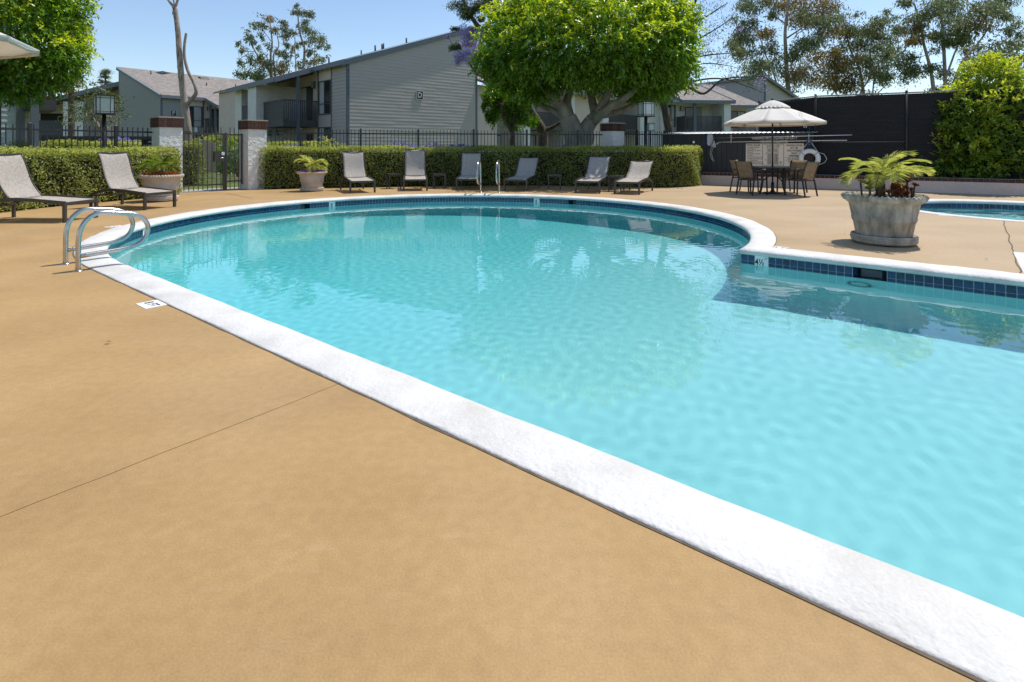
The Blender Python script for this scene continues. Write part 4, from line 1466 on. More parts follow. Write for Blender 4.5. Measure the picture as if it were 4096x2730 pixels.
# ------------------------------------------------------------------ lanterns on posts
def lantern_post(label, x, y, zb, hl, rz, group='lanterns on posts'):
    t = thing('lantern_post', label, 'street lamp', (x, y, 0), rz, group)
    w = hl * .40
    mb = MB()
    mb.tube([(0, 0, -.03), (0, 0, zb)], .055, 12)
    mb.build('post', M['iron'], t)
    MB().box(-w - .02, w + .02, -w - .02, w + .02, zb - .01, zb + .03).build('tray', M['iron'], t)
    cp = MB().box(-w - .03, w + .03, -w - .03, w + .03, zb + hl - .035, zb + hl)
    cp.build('cap', M['iron'], t)
    for k in range(4):
        an = k * math.pi / 2
        p = obj('pane', MB().box(-w + .012, w - .012, -w + .003, -w + .010, zb + .03, zb + hl - .035).mesh('pane'), M['frost'], t)
        p.rotation_euler = (0, 0, an)
        mb = MB()
        for xx in (-w * .55, w * .55):
            mb.box(xx - .008, xx + .008, -w - .006, -w + .002, zb + .03, zb + hl - .035)
        for zz in (zb + hl * .14, zb + hl * .84):
            mb.box(-w, w, -w - .007, -w + .0025, zz - .008, zz + .008)
        mb.box(-w - .002, -w + .022, -w - .004, -w + .02, zb + .03, zb + hl - .035)
        q = mb.build('glazing_bars', M['iron'], p)
lantern_post('black lantern post with frosted panes behind the fence near the leafy shrub tree', -12.87, 17.5, 2.30, .60, R(8 + 36.3))
lantern_post('black lantern post in front of the white apartment wall beside the big tree', 4.56, 18.9, 2.30, .51, R(-13 + 28))
lantern_post('smaller far lantern post behind the equipment shed fence', 10.46, 42.0, 2.5, .60, R(12))
lantern_post('far white lantern post seen over the gate', -23.9, 42.0, 2.35, .50, R(20))

# ------------------------------------------------------------------ apartment buildings
def pbox(mb, plane, pos, a0, a1, d0, d1, z0, z1):
    """box on a wall plane; d0..d1 is the distance out from the wall"""
    if plane == 'x':
        return mb.box(pos - d1, pos - d0, a0, a1, z0, z1)
    return mb.box(a0, a1, pos - d1, pos - d0, z0, z1)
def P3d(plane, pos, a, d, z):
    return (pos - d, a, z) if plane == 'x' else (a, pos - d, z)
def lap_siding(parent, m, plane, pos, a0f, a1f, z0, z1, ex=.178, proud=.013, warp=0.0, seed=1):
    rng = random.Random(seed)
    z = z0
    while z < z1 - .02:
        zt = min(z + ex, z1)
        a0, a1 = a0f(zt - .02), a1f(zt - .02)
        if a1 - a0 > .1:
            n = max(1, int((a1 - a0) / .33)) if warp else 1
            ph = rng.uniform(0, 6.28)
            r0, r1, r2 = [], [], []
            for i in range(n + 1):
                a = a0 + (a1 - a0) * i / n
                j = warp * (.55 * math.sin(a * 1.9 + ph) + .45 * rng.uniform(-1, 1)) if warp else 0
                r0.append(P3d(plane, pos, a, .0015, zt + .012))
                r1.append(P3d(plane, pos, a, proud + j, z))
                r2.append(P3d(plane, pos, a, -.004, z))
            MB().sheet([r0, r1, r2], smooth=False).build('siding_board', m, parent)
        z += ex
def window(parent, plane, pos, a0, a1, z0, z1, split=True, blind=True, sill=.0):
    mb = MB()
    w = .06
    pbox(mb, plane, pos, a0, a0 + w, .0, .05, z0, z1)
    pbox(mb, plane, pos, a1 - w, a1, .0, .05, z0, z1)
    pbox(mb, plane, pos, a0 + w, a1 - w, .0, .05, z0, z0 + w)
    pbox(mb, plane, pos, a0 + w, a1 - w, .0, .05, z1 - w, z1)
    if split:
        c = (a0 + a1) / 2
        pbox(mb, plane, pos, c - .025, c + .025, .004, .045, z0 + w, z1 - w)
    if z1 - z0 > 1.6:
        zz = z0 + (z1 - z0) * .32
        pbox(mb, plane, pos, a0 + w, a1 - w, .006, .042, zz - .02, zz + .02)
    f = mb.build('window', M['trimd'], parent)
    pbox(MB(), plane, pos, a0 + w, a1 - w, .004, .012, z0 + w, z1 - w).build('pane', M['glass'], f)
    if blind:
        c = (a0 + a1) / 2
        mb = MB()
        k = c + .03
        while k < a1 - w - .07:
            pbox(mb, plane, pos, k, k + .075, .013, .017, z0 + w, z1 - w)
            k += .088
        mb.build('blind', M['blind'], f)
    return f
def door(parent, plane, pos, a0, a1, z0, z1):
    d = pbox(MB(), plane, pos, a0, a1, .0, .03, z0, z1).build('sliding_door', M['black'], parent)
    c = (a0 + a1) / 2
    pbox(MB(), plane, pos, a0 + .05, c - .02, .03, .036, z0 + .05, z1 - .05).build('pane', M['glass'], d)
    mb = MB()
    k = c + .02
    while k < a1 - .1:
        pbox(mb, plane, pos, k, k + .06, .03, .034, z0 + .05, z1 - .05)
        k += .075
    mb.build('blind', M['blind'], d)
    return d
def wall_lamp(parent, plane, pos, a, z):
    mb = MB()
    pbox(mb, plane, pos, a - .09, a + .09, .02, .16, z - .17, z + .17)
    o = mb.build('wall_lantern', M['frost'], parent)
    mb = MB()
    for s in (-.1, 0, .1):
        pbox(mb, plane, pos, a + s - .012, a + s + .012, .015, .175, z - .18, z + .18)
    for s in (-.17, .02, .18):
        pbox(mb, plane, pos, a - .11, a + .11, .012, .18, z + s - .012, z + s + .012)
    mb.build('frame', M['trimd'], o)
def balcony(parent, poly, z0, zr, m='trimd', sp=.105, bw=.045, panel=()):
    """poly: rail line of local xy points; open balusters between rails, solid boards on segments listed in panel"""
    mb = MB()
    for a, b in zip(poly, poly[1:]):
        mb.bar((*a, zr), (*b, zr), .09, .05)
        mb.bar((*a, z0 + .06), (*b, z0 + .06), .05, .14)
    o = mb.build('balcony', M[m], parent)
    for i, (a, b) in enumerate(zip(poly, poly[1:])):
        a_, b_ = Vector(a), Vector(b)
        L = (b_ - a_).length
        an = math.atan2((b_ - a_).y, (b_ - a_).x)
        w = bw if i not in panel else sp * .86
        me = MB().box(-w / 2, w / 2, -.018, .018, z0 + .0, zr - .02).mesh('baluster')
        me.materials.append(M[m])
        x = sp / 2
        while x < L:
            p = a_.lerp(b_, x / L)
            obj('baluster', me, None, o, loc=(p.x, p.y, 0), rz=an)
            x += sp
    return o
SL, H0 = .35, 5.6
def roof_slab(parent, name, x0, x1, y0, y1, zf, t=.13, m='shingle'):
    mb = MB()
    mb.hexa([(x0, y0, zf(x0) - t), (x1, y0, zf(x1) - t), (x1, y1, zf(x1) - t), (x0, y1, zf(x0) - t), (x0, y0, zf(x0)), (x1, y0, zf(x1)), (x1, y1, zf(x1)), (x0, y1, zf(x0))])
    return mb.build(name, M[m], parent)
def fascia(parent, a, b, h=.26, t=.05, m='fascia'):
    mb = MB()
    mb.bar(a, b, t, h)
    return mb.build('fascia', M[m], parent)
def mono_unit(label, O, u, mirror, sm, L, detail=True, warp=0.0, seed=1, HW=8.0, wings=True):
    t = thing('apartment_building', label, 'building', (O[0], O[1], -.03), math.atan2(u[1], u[0]))
    if mirror:
        t.scale = (1, -1, 1)
    mb = MB()
    mb.hexa([(.0, .0, 0), (HW, .0, 0), (HW, L, 0), (0, L, 0), (0, 0, H0), (HW, 0, H0 + SL * HW), (HW, L, H0 + SL * HW), (0, L, H0)])
    wall = mb.build('wall', M['stuccob'], t)
    pr = .013 if warp else .03
    lap_siding(wall, sm, 'y', -.004, lambda z: max(.05, (z - H0) / SL + .05), lambda z: HW - .05, .05, H0 + SL * HW, proud=pr, warp=warp, seed=seed)
    lap_siding(wall, sm, 'x', -.004, lambda z: .05, lambda z: 1.72, .05, H0, proud=.025, seed=seed + 1)
    lap_siding(wall, sm, 'x', -.004, lambda z: 1.80, lambda z: 3.40, 2.42, 3.02, seed=seed + 2)
    tr = MB()
    tr.box(-.03, .10, -.03, .10, 0, H0 + .0)
    tr.box(HW - .1, HW + .03, -.03, .1, 0, H0 + SL * HW - .05)
    tr.box(-.035, .0, 1.70, 1.82, 0, H0)
    tr.box(-.035, .0, 3.38, 3.50, 0, H0)
    tr.build('corner_board', M['trim'], wall)
    window(wall, 'x', -.004, 1.84, 3.36, 3.04, 4.86)
    window(wall, 'x', -.004, 1.84, 3.36, .75, 2.38)
    zf = lambda x: H0 + .16 + SL * x
    rf = roof_slab(t, 'roof', -.32, HW + .25, -.09, L + .3, zf)
    fascia(rf, (-.36, -.115, zf(-.36) - .16), (HW + .27, -.115, zf(HW + .27) - .16), .27)
    mb = MB()
    mb.bar((-.2, -.155, zf(-.2) - .03), (HW + .27, -.155, zf(HW + .27) - .03), .03, .045)
    mb.build('drip_edge', M['alu'], rf)
    fascia(rf, (-.36, -.13, zf(-.36) - .13), (-.36, 3.42, zf(-.36) - .13), .25)
    rs = random.Random(seed)
    for k in range(6):
        x, y = rs.uniform(1.5, 7.2), rs.uniform(1.0, 14)
        mb = MB()
        mb.tube([(x, y, zf(x) - .05), (x, y, zf(x) + .32)], .05, 8)
        mb.build('vent_pipe', M['trimd'], rf)
    mb = MB()
    x, y = 6.9, 7.0
    mb.hexa([(x - .35, y - .45, zf(x - .35) - .02), (x + .35, y - .45, zf(x + .35) - .02), (x + .35, y + .45, zf(x + .35) - .02), (x - .35, y + .45, zf(x - .35) - .02), (x - .15, y - .4, zf(x - .15) + .18), (x + .3, y - .4, zf(x + .3) + .1), (x + .3, y + .4, zf(x + .3) + .1), (x - .15, y + .4, zf(x - .15) + .18)])
    if mirror:
        mb.build('roof_vent', M['trimd'], rf)
    # balcony bay roof
    bx, by0, by1 = -2.35, 3.42, 11.6
    roof_slab(rf, 'lower_roof', bx, -.315, by0, by1, zf)
    fascia(rf, (bx - .02, by0 - .02, zf(bx) - .15), (-.30, by0 - .02, zf(-.3) - .15), .26)
    fascia(rf, (bx - .03, by0 - .03, zf(bx) - .13), (bx - .03, by1, zf(bx) - .13), .26)
    mb = MB()
    mb.bar((-2.0, by0 + .7, zf(-2) - .30), (-.02, by0 + .7, zf(0) - .30), .12, .24)
    mb.build('beam', M['trimd'], rf)
    # balcony
    zb = 2.62
    sl = MB().box(-1.85, -.005, 3.56, 6.5, zb - .22, zb).build('balcony_floor', M['trimd'], t)
    balcony(t, [(-.02, 3.58), (-1.83, 3.58), (-1.83, 6.48 if wings else 11.4)], zb, 3.80, sp=.105 if wings else .15, panel=(1,) if wings else ())
    MB().box(-1.17, -1.02, 3.44, 3.56, 0, zf(-1.1) - .14).build('post', M['trim'], t)
    if mirror:
        MB().box(-1.92, -1.78, 3.44, 3.58, 0, zf(-1.85) - .14).build('post', M['trim'], t)
    door(t, 'x', -.004, 4.15, 5.75, zb, 4.72)
    wall_lamp(t, 'x', -.004, 3.85, 4.72)
    door(t, 'x', -.004, 4.15, 5.75, .02, 2.1)
    # stucco wing walls
    if not wings:
        MB().box(-1.85, -.005, 6.5, 11.4, zb - .22, zb).build('balcony_floor', M['trimd'], t)
        door(t, 'x', -.004, 7.0, 9.2, zb, 4.72)
        return t
    MB().box(-2.25, -.002, 6.5, 7.9, 0, 4.80).build('wing_wall', M['stucco'], t)
    MB().box(-1.9, -.002, 10.2, 11.4, 0, 4.85).build('wing_wall', M['stucco'], t)
    balcony(t, [(-1.83, 7.92), (-1.83, 10.18)], zb, 3.80, panel=(0,))
    MB().box(-1.85, -.005, 7.92, 10.18, zb - .22, zb).build('balcony_floor', M['trimd'], t)
    MB().box(-2.0, -1.9, 3.6, 6.48, 0, 1.05).build('patio_fence', M['trimd'], t)
    return t
uD = Vector((.733, .68)).normalized()
OD = Vector((-8.25, 27.8))
bD = mono_unit('grey lap-sided apartment block with a long sloping gable and letter D plaque', OD, uD, False, M['siding'], 22, warp=.0035, seed=4, HW=8.35)
uP = Vector((-.83, .557)).normalized()
bP = mono_unit('green grey apartment block with shingle roof and letter P plaque beyond the gate', (-29.1, 46.0), uP, True, M['sidingg'], 26, seed=9, wings=False)

def plaque(parent, s, loc, rz, sz, sx=1):
    p = MB().box(-sz / 2, sz / 2, -.03, .0, -sz * .53, sz * .53).build('plaque', M['plq'], parent, loc=loc, rz=rz)
    mb = MB()
    w = sz / 2 + .02
    for a, b in (((-w, -.02, -w * 1.06), (w, -.02, -w * 1.06)), ((-w, -.02, w * 1.06), (w, -.02, w * 1.06)), ((-w, -.02, -w * 1.06), (-w, -.02, w * 1.06)), ((w, -.02, -w * 1.06), (w, -.02, w * 1.06))):
        mb.bar(a, b, .03, .03)
    mb.build('plaque_frame', M['plf'], p)
    q = place_text(s, sz * 1.05, p, (0, -.036, 0), m=M['plf'], bold=.012)
    q.scale = (sx, 1, 1)
M['plq'] = mat('maroon plaque', (.06, .03, .03), .6, .1, 5)
M['plf'] = mat('pale plaque trim', (.55, .56, .57), .6, .05, 5)
def dface(nx):
    k = (nx - 2048) / FN
    return (k * OD.y - OD.x) / (uD.x - k * uD.y)
xd = dface(1677)
zd = CAM_H + (HOR - 380) / FN * (OD.y + uD.y * xd)
plaque(bD, 'D', (xd, -.02, zd), 0, .40)
plaque(bP, 'P', (-.02, .95, 4.18), R(-90), .42, -1)   # on the mirrored facade

# long block behind the big tree, sharing the gable line of the grey block
bc = thing('apartment_building', 'cream stucco apartment block with balconies behind the big tree trunk', 'building', (OD.x, OD.y, -.03), math.atan2(uD.y, uD.x))
wc = MB().box(8.42, 10.1, .15, 12, 0, 5.1).build('wall', M['stuccob'], bc)
wb = MB().box(10.1, 27.4, 1.8, 12, 0, 5.2).build('wall', M['stuccob'], bc)
lap_siding(wb, M['siding'], 'y', 1.79, lambda z: 10.12, lambda z: 12.2, .05, 5.1)
door(wb, 'y', 1.77, 10.5, 11.9, .02, 2.1)
window(wb, 'y', 1.78, 13.2, 15.2, .95, 2.2)
window(wb, 'y', 1.78, 18.5, 20.4, 3.2, 4.6)
window(wb, 'y', 1.78, 22.2, 24.0, .9, 2.3)
for x0, x1 in ((12.3, 12.9), (16.6, 17.4), (20.6, 21.3)):
    MB().box(x0, x1, .0, 1.795, 0, 5.15).build('wing_wall', M['stucco'], bc)
for x0, x1, zr in ((12.9, 16.6, 3.65), (21.3, 25.2, 3.85)):
    MB().box(x0, x1, .05, 1.79, 2.45, 2.66).build('balcony_floor', M['trimd'], bc)
    balcony(bc, [(x0 + .02, .08), (x1 - .02, .08)], 2.62, zr)
    door(wb, 'y', 1.78, x0 + .8, x0 + 2.4, 2.68, 4.72)
MB().box(12.9, 16.6, -.1, .0, 0, 1.0).build('patio_fence', M['trimd'], bc)
MB().box(17.4, 20.6, .3, .42, 0, 5.15).build('front_panel', M['stuccob'], bc)
MB().box(25.2, 28.2, -.2, 1.79, 0, 5.15).build('wing_wall', M['stucco'], bc)
mb = MB()
mb.hexa([(8.5, -.5, 5.12), (28.6, -.5, 5.12), (28.6, 7.3, 7.4), (8.5, 7.3, 7.4), (8.5, -.5, 5.27), (28.6, -.5, 5.27), (28.6, 7.3, 7.55), (8.5, 7.3, 7.55)])
rb = mb.build('roof', M['shingle'], bc)
fascia(rb, (8.5, -.53, 5.16), (28.6, -.53, 5.16), .28)

# white block with balcony behind the equipment shed
br_ = thing('apartment_building', 'white stucco apartment block with a railed balcony above the equipment shed roof', 'building', (12.85, 46.6, -.03), R(7))
wl = MB().box(-.4, 4.75, .0, 9, 0, 5.1).build('wall', M['stucco'], br_)
window(wl, 'y', -.01, .12, .92, 3.0, 4.85)
lap_siding(wl, M['siding'], 'y', -.012, lambda z: .12, lambda z: .92, 2.3, 3.0)
MB().box(1.0, 4.15, -1.75, -.005, 2.42, 2.62).build('balcony_floor', M['trimd'], br_)
balcony(br_, [(.98, -.05), (.98, -1.72), (4.12, -1.72)], 2.62, 3.82)
MB().box(1.62, 1.86, -1.95, -1.76, 0, 5.0).build('post', M['trim'], br_)
door(wl, 'y', -.005, 1.75, 3.2, 2.63, 4.7)
wall_lamp(wl, 'y', -.005, 1.42, 4.55)
MB().box(4.15, 4.72, -2.1, -.002, 0, 4.95).build('wing_wall', M['stucco'], br_)
wc2 = MB().box(4.75, 8.4, 1.6, 9, 0, 4.85).build('wall', M['stuccob'], br_)
window(wc2, 'y', 1.59, 6.6, 8.1, 3.0, 4.5)
balcony(br_, [(6.3, .4), (8.4, .4)], 2.62, 3.75)
MB().box(6.25, 8.4, .35, 1.595, 2.42, 2.62).build('balcony_floor', M['trimd'], br_)
mb = MB()
mb.hexa([(.5, -2.35, 4.93), (4.95, -2.35, 4.93), (4.95, 9.2, 8.5), (.5, 9.2, 8.5), (.5, -2.35, 5.06), (4.95, -2.35, 5.06), (4.95, 9.2, 8.63), (.5, 9.2, 8.63)])
r1 = mb.build('roof', M['shingle'], br_)
fascia(r1, (.48, -2.38, 4.95), (4.97, -2.38, 4.95), .27)
fascia(r1, (4.98, -2.38, 4.97), (4.98, 9.2, 8.55), .27)
fascia(r1, (.47, -2.38, 4.97), (.47, 0, 5.7), .27)
mb = MB()
mb.hexa([(-.8, -.5, 5.10), (.49, -.5, 5.10), (.49, 9.2, 8.5), (-.8, 9.2, 8.5), (-.8, -.5, 5.23), (.49, -.5, 5.23), (.49, 9.2, 8.63), (-.8, 9.2, 8.63)])
mb.build('upper_roof', M['shingle'], r1)
fascia(r1, (-.8, -.53, 5.1), (.45, -.53, 5.1), .27)
mb = MB()
mb.hexa([(4.99, .0, 4.75), (8.9, .0, 4.75), (8.9, 9.2, 7.6), (4.99, 9.2, 7.6), (4.99, .0, 4.88), (8.9, .0, 4.88), (8.9, 9.2, 7.73), (4.99, 9.2, 7.73)])
r2 = mb.build('roof', M['shingle'], br_)
fascia(r2, (4.99, -.03, 4.78), (8.93, -.03, 4.78), .27)

# tall grey block behind it
ug = Vector((.85, .53)).normalized()
bg = thing('apartment_building', 'blue grey two-storey block with a falling gable behind the white balcony block', 'building', (26.0, 57.0, -.03), math.atan2(ug.y, ug.x))
mb = MB()
mb.hexa([(0, 0, 0), (8, 0, 0), (8, 24, 0), (0, 24, 0), (0, 0, 8.4), (8, 0, 5.6), (8, 24, 5.6), (0, 24, 8.4)])
M['bluegrey'] = mat('blue grey stucco', (.34, .34, .35), .9, .05, 2)
wg = mb.build('wall', M['bluegrey'], bg)
lap_siding(wg, M['siding'], 'y', -.004, lambda z: .06, lambda z: min(7.95, (8.4 - z) / .35), .05, 8.35)
MB().box(-.04, .1, -.04, .1, 0, 8.35).build('corner_board', M['trim'], wg)
zf = lambda x: 8.56 - .35 * x
rg = roof_slab(bg, 'roof', -.3, 8.4, -.35, 24.3, zf)
fascia(rg, (-.3, -.38, zf(-.3) - .15), (8.45, -.38, zf(8.45) - .15), .28)
fascia(rg, (-.33, -.35, zf(-.3) - .13), (-.33, 24, zf(-.3) - .13), .25)

# near corner of the block at the fence, with a balcony under the leafy crown
bl = thing('apartment_building', 'corner of a pale apartment block with a cluttered balcony under the leafy tree', 'building', (-15.62, 17.7, -.03), R(45))
wl = MB().box(-7, .05, .0, 3, 0, 6).build('wall', M['trim'], bl)
lap_siding(wl, M['sidingw'], 'y', -.01, lambda z: -.50, lambda z: -.16, .05, 5.9, .17, .02)
MB().box(-.16, .06, -.06, .0, 0, 6).build('corner_board', M['fascia'], wl)
window(wl, 'y', -.01, -1.9, -.55, .9, 3.0, True, True)
MB().box(.06, .32, .1, 1.2, 0, 2.45).build('stucco_return', M['stucco'], bl)
MB().box(.0, .76, -.9, 1.2, 2.45, 2.66).build('balcony_floor', M['trimd'], bl)
balcony(bl, [(.03, -.86), (.73, -.86), (.73, 1.1)], 2.66, 3.85, sp=.13, bw=.05)
MB().box(.12, .32, -1.08, -.89, 0, 6).build('post', M['fascia'], bl)
MB().box(-7.2, 1.0, -1.3, 3.2, 6.0, 6.2).build('roof', M['shingle'], bl)
M['red'] = mat('red cushion', (.35, .02, .03), .7, .1, 8)
M['orange'] = mat('orange pot', (.45, .15, .04), .7, .1, 8)
for k, (m, lb_) in enumerate((('red', 'red cushion on the balcony under the leafy tree'), ('orange', 'orange pot on the balcony under the leafy tree'))):
    q = bl.matrix_basis @ Vector((.28 + .26 * k, -.5 + .35 * k, 2.66))
    if m == 'red':
        rows = [[(.2 * math.cos(a) * (1 - abs(z - .18) * 1.5), .2 * math.sin(a) * .6, z) for a in np.linspace(0, 2 * math.pi, 15)] for z in (.05, .1, .2, .3, .36)]
        cu = MB().sheet(rows).build('cushion', M['red'])
        tag(cu, lb_, 'cushion'); cu.location = q + Vector((0, 0, .45))
        st = thing('stool', 'small dark stool holding the red cushion on the balcony', 'stool', q)
        MB().box(-.2, .2, -.15, .15, .44, .49).build('seat', M['trimd'], st)
        for sx in (-.17, .17):
            for sy in (-.12, .12):
                MB().box(sx - .02, sx + .02, sy - .02, sy + .02, 0, .44).build('leg', M['trimd'], st)
    else:
        cu = MB().lathe([(.0, 0), (.11, 0), (.15, .22), (.17, .23), (.17, .28), (.14, .28), (.13, .2), (0, .2)], 20).build('flower_pot', M['orange'])
        tag(cu, lb_, 'pot'); cu.location = q
# low patio wall behind the clipped hedge at left
pf = thing('patio_wall', 'dark board patio wall behind the clipped hedge and fence', 'wall', (-17.5, 20.4, -.03), R(7))
for k in range(36):
    MB().box(.14 * k, .14 * k + .132, 0, .05 + .004 * (k % 2), 0, 1.62).build('board', M['trimd'], pf)
MB().box(-.05, 5.08, -.02, .08, 1.62, 1.70).build('cap_rail', M['trimd'], pf)

# far block with a low roof at left
bf = thing('apartment_building', 'far cream block with a low shingle roof behind the leafy shrub tree', 'building', (-46.5, 54.0, -.03), R(4))
wf = MB().hexa([(0, 0, 0), (13, 0, 0), (13, 12, 0), (0, 12, 0), (0, 0, 4.9), (13, 0, 8.3), (13, 12, 8.3), (0, 12, 4.9)]).build('wall', M['stuccob'], bf)
zf = lambda x: 5.05 + .262 * x
rf = roof_slab(bf, 'roof', -2.2, 13.3, -2.4, 12.5, zf)
fascia(rf, (-2.2, -2.43, zf(-2.2) - .2), (13.3, -2.43, zf(13.3) - .2), .4)
MB().box(.6, 4.2, -.05, -.002, 2.7, 4.6).build('balcony_dark_panel', M['black'], bf)  # flat black panel on the wall, painted-in shade of a balcony recess
balcony(bf, [(.4, -1.9), (4.2, -1.9)], 2.6, 3.8, panel=(0,))
MB().box(.4, 4.2, -1.95, -.006, 2.4, 2.6).build('balcony_floor', M['trimd'], bf)
MB().box(4.2, 6.0, -2.2, -.003, 0, 5.6).build('wing_wall', M['stucco'], bf)
MB().box(7.6, 8.6, -1.4, -.003, 0, 6.2).build('wing_wall', M['stuccob'], bf)
door(wf, 'y', -.004, 1.0, 3.0, .02, 2.2)
MB().box(6.2, 7.4, -.05, -.004, .1, 2.3).build('garage_dark_panel', M['black'], bf)  # flat black panel on the wall, painted-in shade of a ground-floor opening

# closed umbrella, hanging lanterns by the grey block
cp = OD + Vector((-uD.y, uD.x)) * 5.6 - uD * 2.75
cu = thing('closed_umbrella', 'closed blue grey patio umbrella beside the balcony of the grey block', 'umbrella', (cp.x, cp.y, -.03))
MB().lathe([(.0, 2.55), (.05, 2.5), (.13, 2.3), (.18, 2.15), (.13, 2.05), (.2, 1.5), (.17, 1.0), (.0, .98)][::-1], 20, wob=lambda a, i: .16 * math.sin(8 * a)).build('folded_canopy', M['navy'] if 'navy' in M else M.setdefault('navy', mat('navy canvas', (.05, .06, .10), .9, .1, 6)), cu)
mb = MB()
mb.tube([(0, 0, 0), (0, 0, 2.6)], .025, 8)
mb.build('pole', M['trimd'], cu)
MB().lathe([(0, 0), (.25, 0), (.25, .06), (.05, .1), (0, .1)], 16).build('base', M['trimd'], cu)
M['greenlamp'] = mat('green lantern glass', (.02, .12, .09), .3, .1, 6)
for k, d_ in enumerate((.35, 1.15)):
    hp = OD + Vector((-uD.y, uD.x)) * (6.2 - k * 1.0) - uD * 1.6
    hl = thing('hanging_lantern', 'small green lantern hanging under the balcony of the grey block', 'lantern', (hp.x, hp.y, 1.92), 0, 'lanterns under the balcony')
    MB().lathe([(0, .0), (.09, .0), (.11, .04), (.11, .2), (.06, .27), (0, .29)], 14).build('body', M['greenlamp'], hl)
    mb = MB()
    mb.tube([(0, 0, .28), (0, 0, .48)], .008, 6)
    mb.build('hanger', M['trimd'], hl)
# arched board screen on the lawn beyond the gate
ax = W(815, 0, 27.5).x
ag = thing('arched_screen', 'arched weathered board screen standing on the lawn beyond the gate', 'screen', (ax, 27.5, -.03), R(18))
M['board'] = mat('weathered tan boards', (.55, .42, .35), .85, .15, 4, bump=.3, bscale=30, stretch=(4, 4, .3))
for k in range(9):
    x = -.52 + k * .13
    MB().box(x - .061, x + .061, 0, .03, .05, 1.66 - .22 * (x / .55) ** 2).build('board', M['board'], ag)
for z in (.35, 1.2):
    MB().box(-.58, .58, .03, .07, z, z + .09).build('batten', M['board'], ag)
# patio at ground level in front of the grey block
bx = thing('patio_wall', 'dark board patio wall under the balcony of the grey block', 'wall', (OD.x - uD.x * 2.6 - uD.y * 2.3, OD.y - uD.y * 2.6 + uD.x * 2.3, -.03), math.atan2(uD.x, -uD.y))
for k in range(30):
    MB().box(.15 * k, .15 * k + .142, 0, .05, 0, 1.25).build('board', M['trimd'], bx)

# ------------------------------------------------------------------ hedges
M['hedge'] = leafmat('hedge leaves', (0.085, 0.115, 0.024), (0.46, 0.49, 0.15), .48, .34, tint=(.42, .32, .16))
M['hedgetop'] = leafmat('sun tinted hedge leaves', (0.24, 0.28, 0.05), (0.56, 0.57, 0.16), .5, .42)  # brighter copy of the hedge leaf colour, sunlight painted in
M['hedgecore'] = mat('hedge twigs', (0.015, 0.014, 0.008), 1, .4, 8)
M['lime'] = leafmat('lime hedge leaves', (0.12, 0.17, 0.03), (0.36, 0.40, 0.09), .4, .42)
def catmull(pts, n=12):
    pts = [Vector(p) for p in pts]
    out = []
    for i in range(len(pts) - 1):
        p0, p1, p2, p3 = pts[max(0, i - 1)], pts[i], pts[i + 1], pts[min(len(pts) - 1, i + 2)]
        for k in range(n):
            s = k / n
            out.append(0.5 * (2 * p1 + (p2 - p0) * s + (2 * p0 - 5 * p1 + 4 * p2 - p3) * s * s + (3 * p1 - p0 - 3 * p2 + p3) * s ** 3))
    out.append(pts[-1])
    return out
